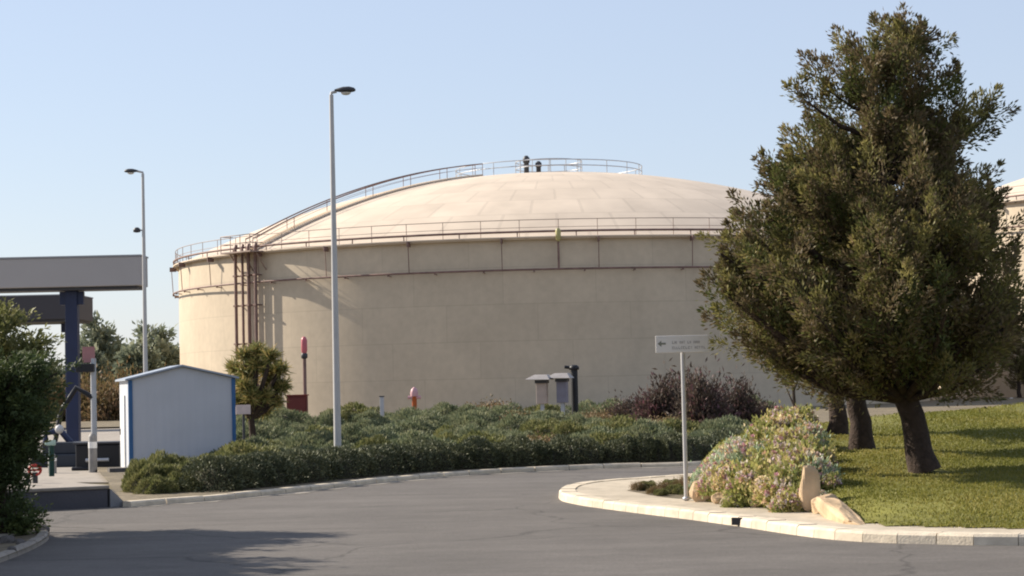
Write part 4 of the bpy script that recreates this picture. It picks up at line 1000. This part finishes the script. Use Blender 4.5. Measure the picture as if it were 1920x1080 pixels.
b = MB(); b.box((0, 0, z1 / 2), (1.05, 0.7, z1)); b.build('cabinet', mat('dark_red', (0.12, 0.022, 0.018), 0.6, 0.15, 2), t, 0.03)
b = MB(); b.box((0, -0.36, z1 * 0.52), (0.9, 0.03, z1 * 0.8)); b.build('door', mat('dull_red', (0.14, 0.028, 0.022), 0.55, 0.1, 2), t, 0.01)
b = MB(); b.box((0, 0, z1 + 0.03), (1.15, 0.8, 0.06)); b.build('lid', mat('dull_red_lid', (0.2, 0.04, 0.03), 0.6, 0.1, 2), t)
bs = at(778, 800, 105); bs.z = 0.0; z1 = at(778, 726, 105).z
t = thing('fire_hydrant', bs, 'orange red hydrant with a pink cap standing in the shrubs', 'hydrant')
b = MB(); b.lathe([(0.18, 0), (0.18, 0.1), (0.12, 0.15), (0.12, z1 - 0.5), (0.17, z1 - 0.45)], n=14); b.build('barrel', mat('orange_red', (0.40, 0.10, 0.03), 0.5, 0.2, 4), t)
b = MB(); b.lathe([(0.17, z1 - 0.45), (0.20, z1 - 0.3), (0.15, z1 - 0.1), (0.04, z1), (0.01, z1 + 0.01)], n=14); b.tube([(-0.32, 0, z1 - 0.5), (0.32, 0, z1 - 0.5)], 0.085, 10); b.build('cap', mat('pale_pink', (0.52, 0.30, 0.32), 0.5, 0.1, 4), t)
bs = at(717, 800, 105); bs.z = 0.0; z1 = at(717, 744, 105).z
t = thing('marker_post', bs, 'short grey marker post left of the hydrant', 'post')
b = MB(); b.box((0, 0, z1 / 2), (0.2, 0.16, z1)); b.build('post', steel, t, 0.02)
b = MB(); b.box((0, 0, z1 + 0.02), (0.26, 0.22, 0.05)); b.build('cap', darkmetal, t, 0.01)

# ------------------------------------------------------------------ gear under the canopies
def pp(px, Y, z=0.0):
    q = at(px, 700, Y); return Vector((q.x, Y, z))
Y = 79.0
hoodm2 = mat('pale_dial', (0.5, 0.49, 0.48), 0.5, 0.06, 3)
# low dark pump housing
bs = pp(188, 56); zt = at(188, 832, 56).z
t = thing('pump_housing', bs, 'low black pump housing left of the shed', 'machine')
b = MB(); b.box((0, 0, 0.05), (1.35, 1.2, 0.10)); b.box((0, 0, zt / 2), (1.15, 1.0, zt)); b.build('casing', black, t, 0.04)
b = MB(); b.box((0, 0, zt + 0.03), (1.25, 1.1, 0.05)); b.build('lid', darkmetal, t, 0.01)
b = MB(); b.tube([(-0.3, -0.55, zt * 0.4), (0.3, -0.55, zt * 0.4)], 0.05, 8); b.build('pipe', steel, t)
bs = pp(118, 59); zt = at(118, 826, 59).z
t = thing('pump_skid', bs, 'dark slate pump skid under the grey canopy', 'machine')
b = MB(); b.box((0, 0, zt * 0.25), (1.6, 1.2, zt * 0.5)); b.box((0.1, 0, zt * 0.72), (1.2, 0.9, zt * 0.45)); b.build('casing', mat('slate_casing', (0.035, 0.04, 0.05), 0.55, 0.15, 2), t, 0.04)
b = MB(); b.tube([(-0.5, 0, zt * .9), (-0.5, 0, zt * 1.3), (-0.1, 0, zt * 1.4), (0.2, 0, zt * 0.9)], 0.09, 8); b.build('pipe', navy, t)
b = MB(); b.lathe([(0.01, -.13), (0.09, -.09), (0.13, 0), (0.09, .09), (0.01, .13)], (0.0, -0.55, zt * 1.45), 14); b.build('gauge', hoodm2, t)
# loading arm: post, swivel arms and a drop hose
bs = pp(175, 62); z1 = at(175, 672, 62).z
t = thing('fuel_loader', bs, 'grey loading arm post with a dark control box on it', 'fuel loader')
b = MB(); b.tube([(0, 0, 0), (0, 0, z1)], 0.085, 12); b.build('post', steel, t)
b = MB(); b.tube([(0, 0, z1 * 0.62), (-0.5, 0, z1 * 0.72), (-0.95, 0, z1 * 0.5), (-1.15, 0, z1 * 0.18)], [0.085, 0.085, 0.08, 0.07], 8); b.build('swivel_arm', black, t)
zb = at(165, 690, 62).z; b = MB(); b.box((-0.2, -0.12, zb), (0.52, 0.3, 0.24)); b.build('control_box', black, t, 0.02)
zb = at(165, 665, 62).z; b = MB(); b.box((-0.12, -0.05, zb), (0.36, 0.03, 0.46)); b.build('sign_plate', mat('faded_red_plate', (0.35, 0.17, 0.17), 0.5, 0.1, 4), t)
bs = pp(170, 60); z1 = at(170, 806, 60).z
for k, (px, lab) in enumerate(((172, 'pale bollard in front of the black pump housing'), (96, 'pale bollard left of the dark pump skid'))):
    bs = pp(px, 54); t = thing('bollard', bs, lab, 'bollard', group='pale bollards of the yard'); z1 = at(px, 812 if k == 0 else 850, 54).z
    b = MB(); b.lathe([(0.11, 0), (0.11, z1 - 0.1), (0.06, z1 - 0.01), (0.01, z1)], n=14); b.build('post', mat('weathered_grey', (0.22, 0.21, 0.20), 0.6, 0.2, 5), t)
    b = MB(); b.lathe([(0.113, z1 * 0.62), (0.113, z1 * 0.78)], n=14); b.build('band', white, t)
# objects standing on the platform
ppz = hp
q = G(66, 906, hp); t = thing('valve_stand', q, 'small red valve wheel stand on the low platform', 'valve')
b = MB(); b.tube([(0, 0, 0), (0, 0, 0.2)], 0.05, 8); b.build('stem', darkmetal, t)
b = MB(); b.tube([(0.11 * math.cos(a), -0.02 , 0.24 + 0.09 * math.sin(a)) for a in [2 * math.pi * k / 16 for k in range(16)]], 0.025, 6, closed=True); b.tube([(-0.11, -0.02, 0.24), (0.11, -0.02, 0.24)], 0.018, 5); b.build('handwheel', red, t)
q = G(42, 910, hp); t = thing('tyre', q + Vector((0, 0, 0.10)), 'small black wheel lying at the platform edge', 'wheel')
b = MB(); prof = [(0.10 + 0.04 * math.cos(a), 0.04 * math.sin(a)) for a in [2 * math.pi * k / 12 for k in range(13)]]; b.lathe(prof, n=24); o = b.build('tread', black, t); o.rotation_euler = (rad(78), 0, 0.2)
q = G(97, 893, hp); t = thing('post', q, 'short dark green post at the back of the platform', 'post')
b = MB(); b.tube([(0, 0, 0), (0, 0, 0.62)], 0.055, 10); b.build('shaft', mat('dark_green', (0.02, 0.06, 0.045), 0.5, 0.1, 3), t); b = MB(); b.box((-0.02, 0, 0.66), (0.20, 0.12, 0.11)); b.build('cap', mat('pale_green', (0.45, 0.58, 0.48), 0.5, 0.1, 3), t, 0.02)

# little planted island at lower left: kerb edge and stones in the shade
li = smooth_line([G(-220, 1030), G(-60, 1018), G(40, 1010), G(84, 1004), G(92, 1012), G(60, 1032), G(0, 1056), G(-120, 1100)], 4)
b = MB(); b.add([(p.x, p.y, 0.06) for p in li], (tuple(range(len(li))),)); o = b.build('planted_island', soil)
if o.data.polygons[0].normal.z < 0: o.data.flip_normals()
tag(o, kind='structure')
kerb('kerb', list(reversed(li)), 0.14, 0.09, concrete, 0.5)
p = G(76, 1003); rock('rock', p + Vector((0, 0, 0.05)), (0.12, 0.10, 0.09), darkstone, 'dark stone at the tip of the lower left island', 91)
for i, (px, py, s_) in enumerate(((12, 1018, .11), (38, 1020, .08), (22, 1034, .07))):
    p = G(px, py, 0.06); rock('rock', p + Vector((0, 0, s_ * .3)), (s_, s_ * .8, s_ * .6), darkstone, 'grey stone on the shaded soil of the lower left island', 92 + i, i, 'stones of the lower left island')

# ------------------------------------------------------------------ far trees at left
def far_tree(px, py_top, Y, wpx, seed, label):
    bs = at(px, 760, Y); bs.z = 0; H = at(px, py_top, Y).z; Rm = wpx / 2 * Y / F
    make_tree('far_tree', bs, [(0, 0, 0), (0.1, 0, H * .4), (0, 0, H)], simple_prof(H, Rm, H * 0.12), 60, 12, 12, 0.5, 0.24, far_l, bark, label, 'tree', 'trees beyond the loading yard', 0.25, H * 0.12, seed, 1.0, 0.45, 0.4)
far_tree(185, 608, 170, 62, 61, 'rounded far tree right of the navy column')
far_tree(222, 650, 185, 70, 62, 'lower far tree between the two taller far trees')
far_tree(285, 603, 175, 76, 63, 'tall far tree left of the cream tank')
far_tree(322, 655, 190, 40, 64, 'small far tree against the left side of the cream tank')
far_tree(258, 640, 165, 44, 65, 'slim far tree behind the lamp post with the loudspeaker')
far_tree(160, 660, 160, 50, 66, 'low far tree beside the navy column')
far_tree(60, 690, 180, 110, 67, 'broad far tree behind the dark bush at left')
far_tree(-20, 660, 190, 110, 68, 'far tree behind the dark bush at the left edge')
far_tree(110, 700, 175, 80, 69, 'low far tree seen under the dark far canopy')
for i, (px, Y, s_, z_) in enumerate(((165, 150, 2.2, 3.2), (200, 148, 2.2, 2.6), (235, 152, 2.4, 3.4), (275, 150, 2.2, 2.8), (130, 150, 2.4, 2.6), (90, 150, 2.4, 2.8), (310, 158, 2.0, 2.6))):
    russ.place(on_bed(px, Y) - Vector((0, 0, 0.07)), s_ * 1.3, z_ * 1.1, i, 'brownish bush in the far row beyond the loading yard', 'bush', 'far bushes beyond the yard')

# prototypes that never got used would lie at the origin: remove them
for kd in (rose, oliv, purp, russ, flow, silv):
    for o, u_ in zip(kd.p, kd.used):
        if not u_:
            for c in list(o.children): bpy.data.objects.remove(c)
            bpy.data.objects.remove(o)
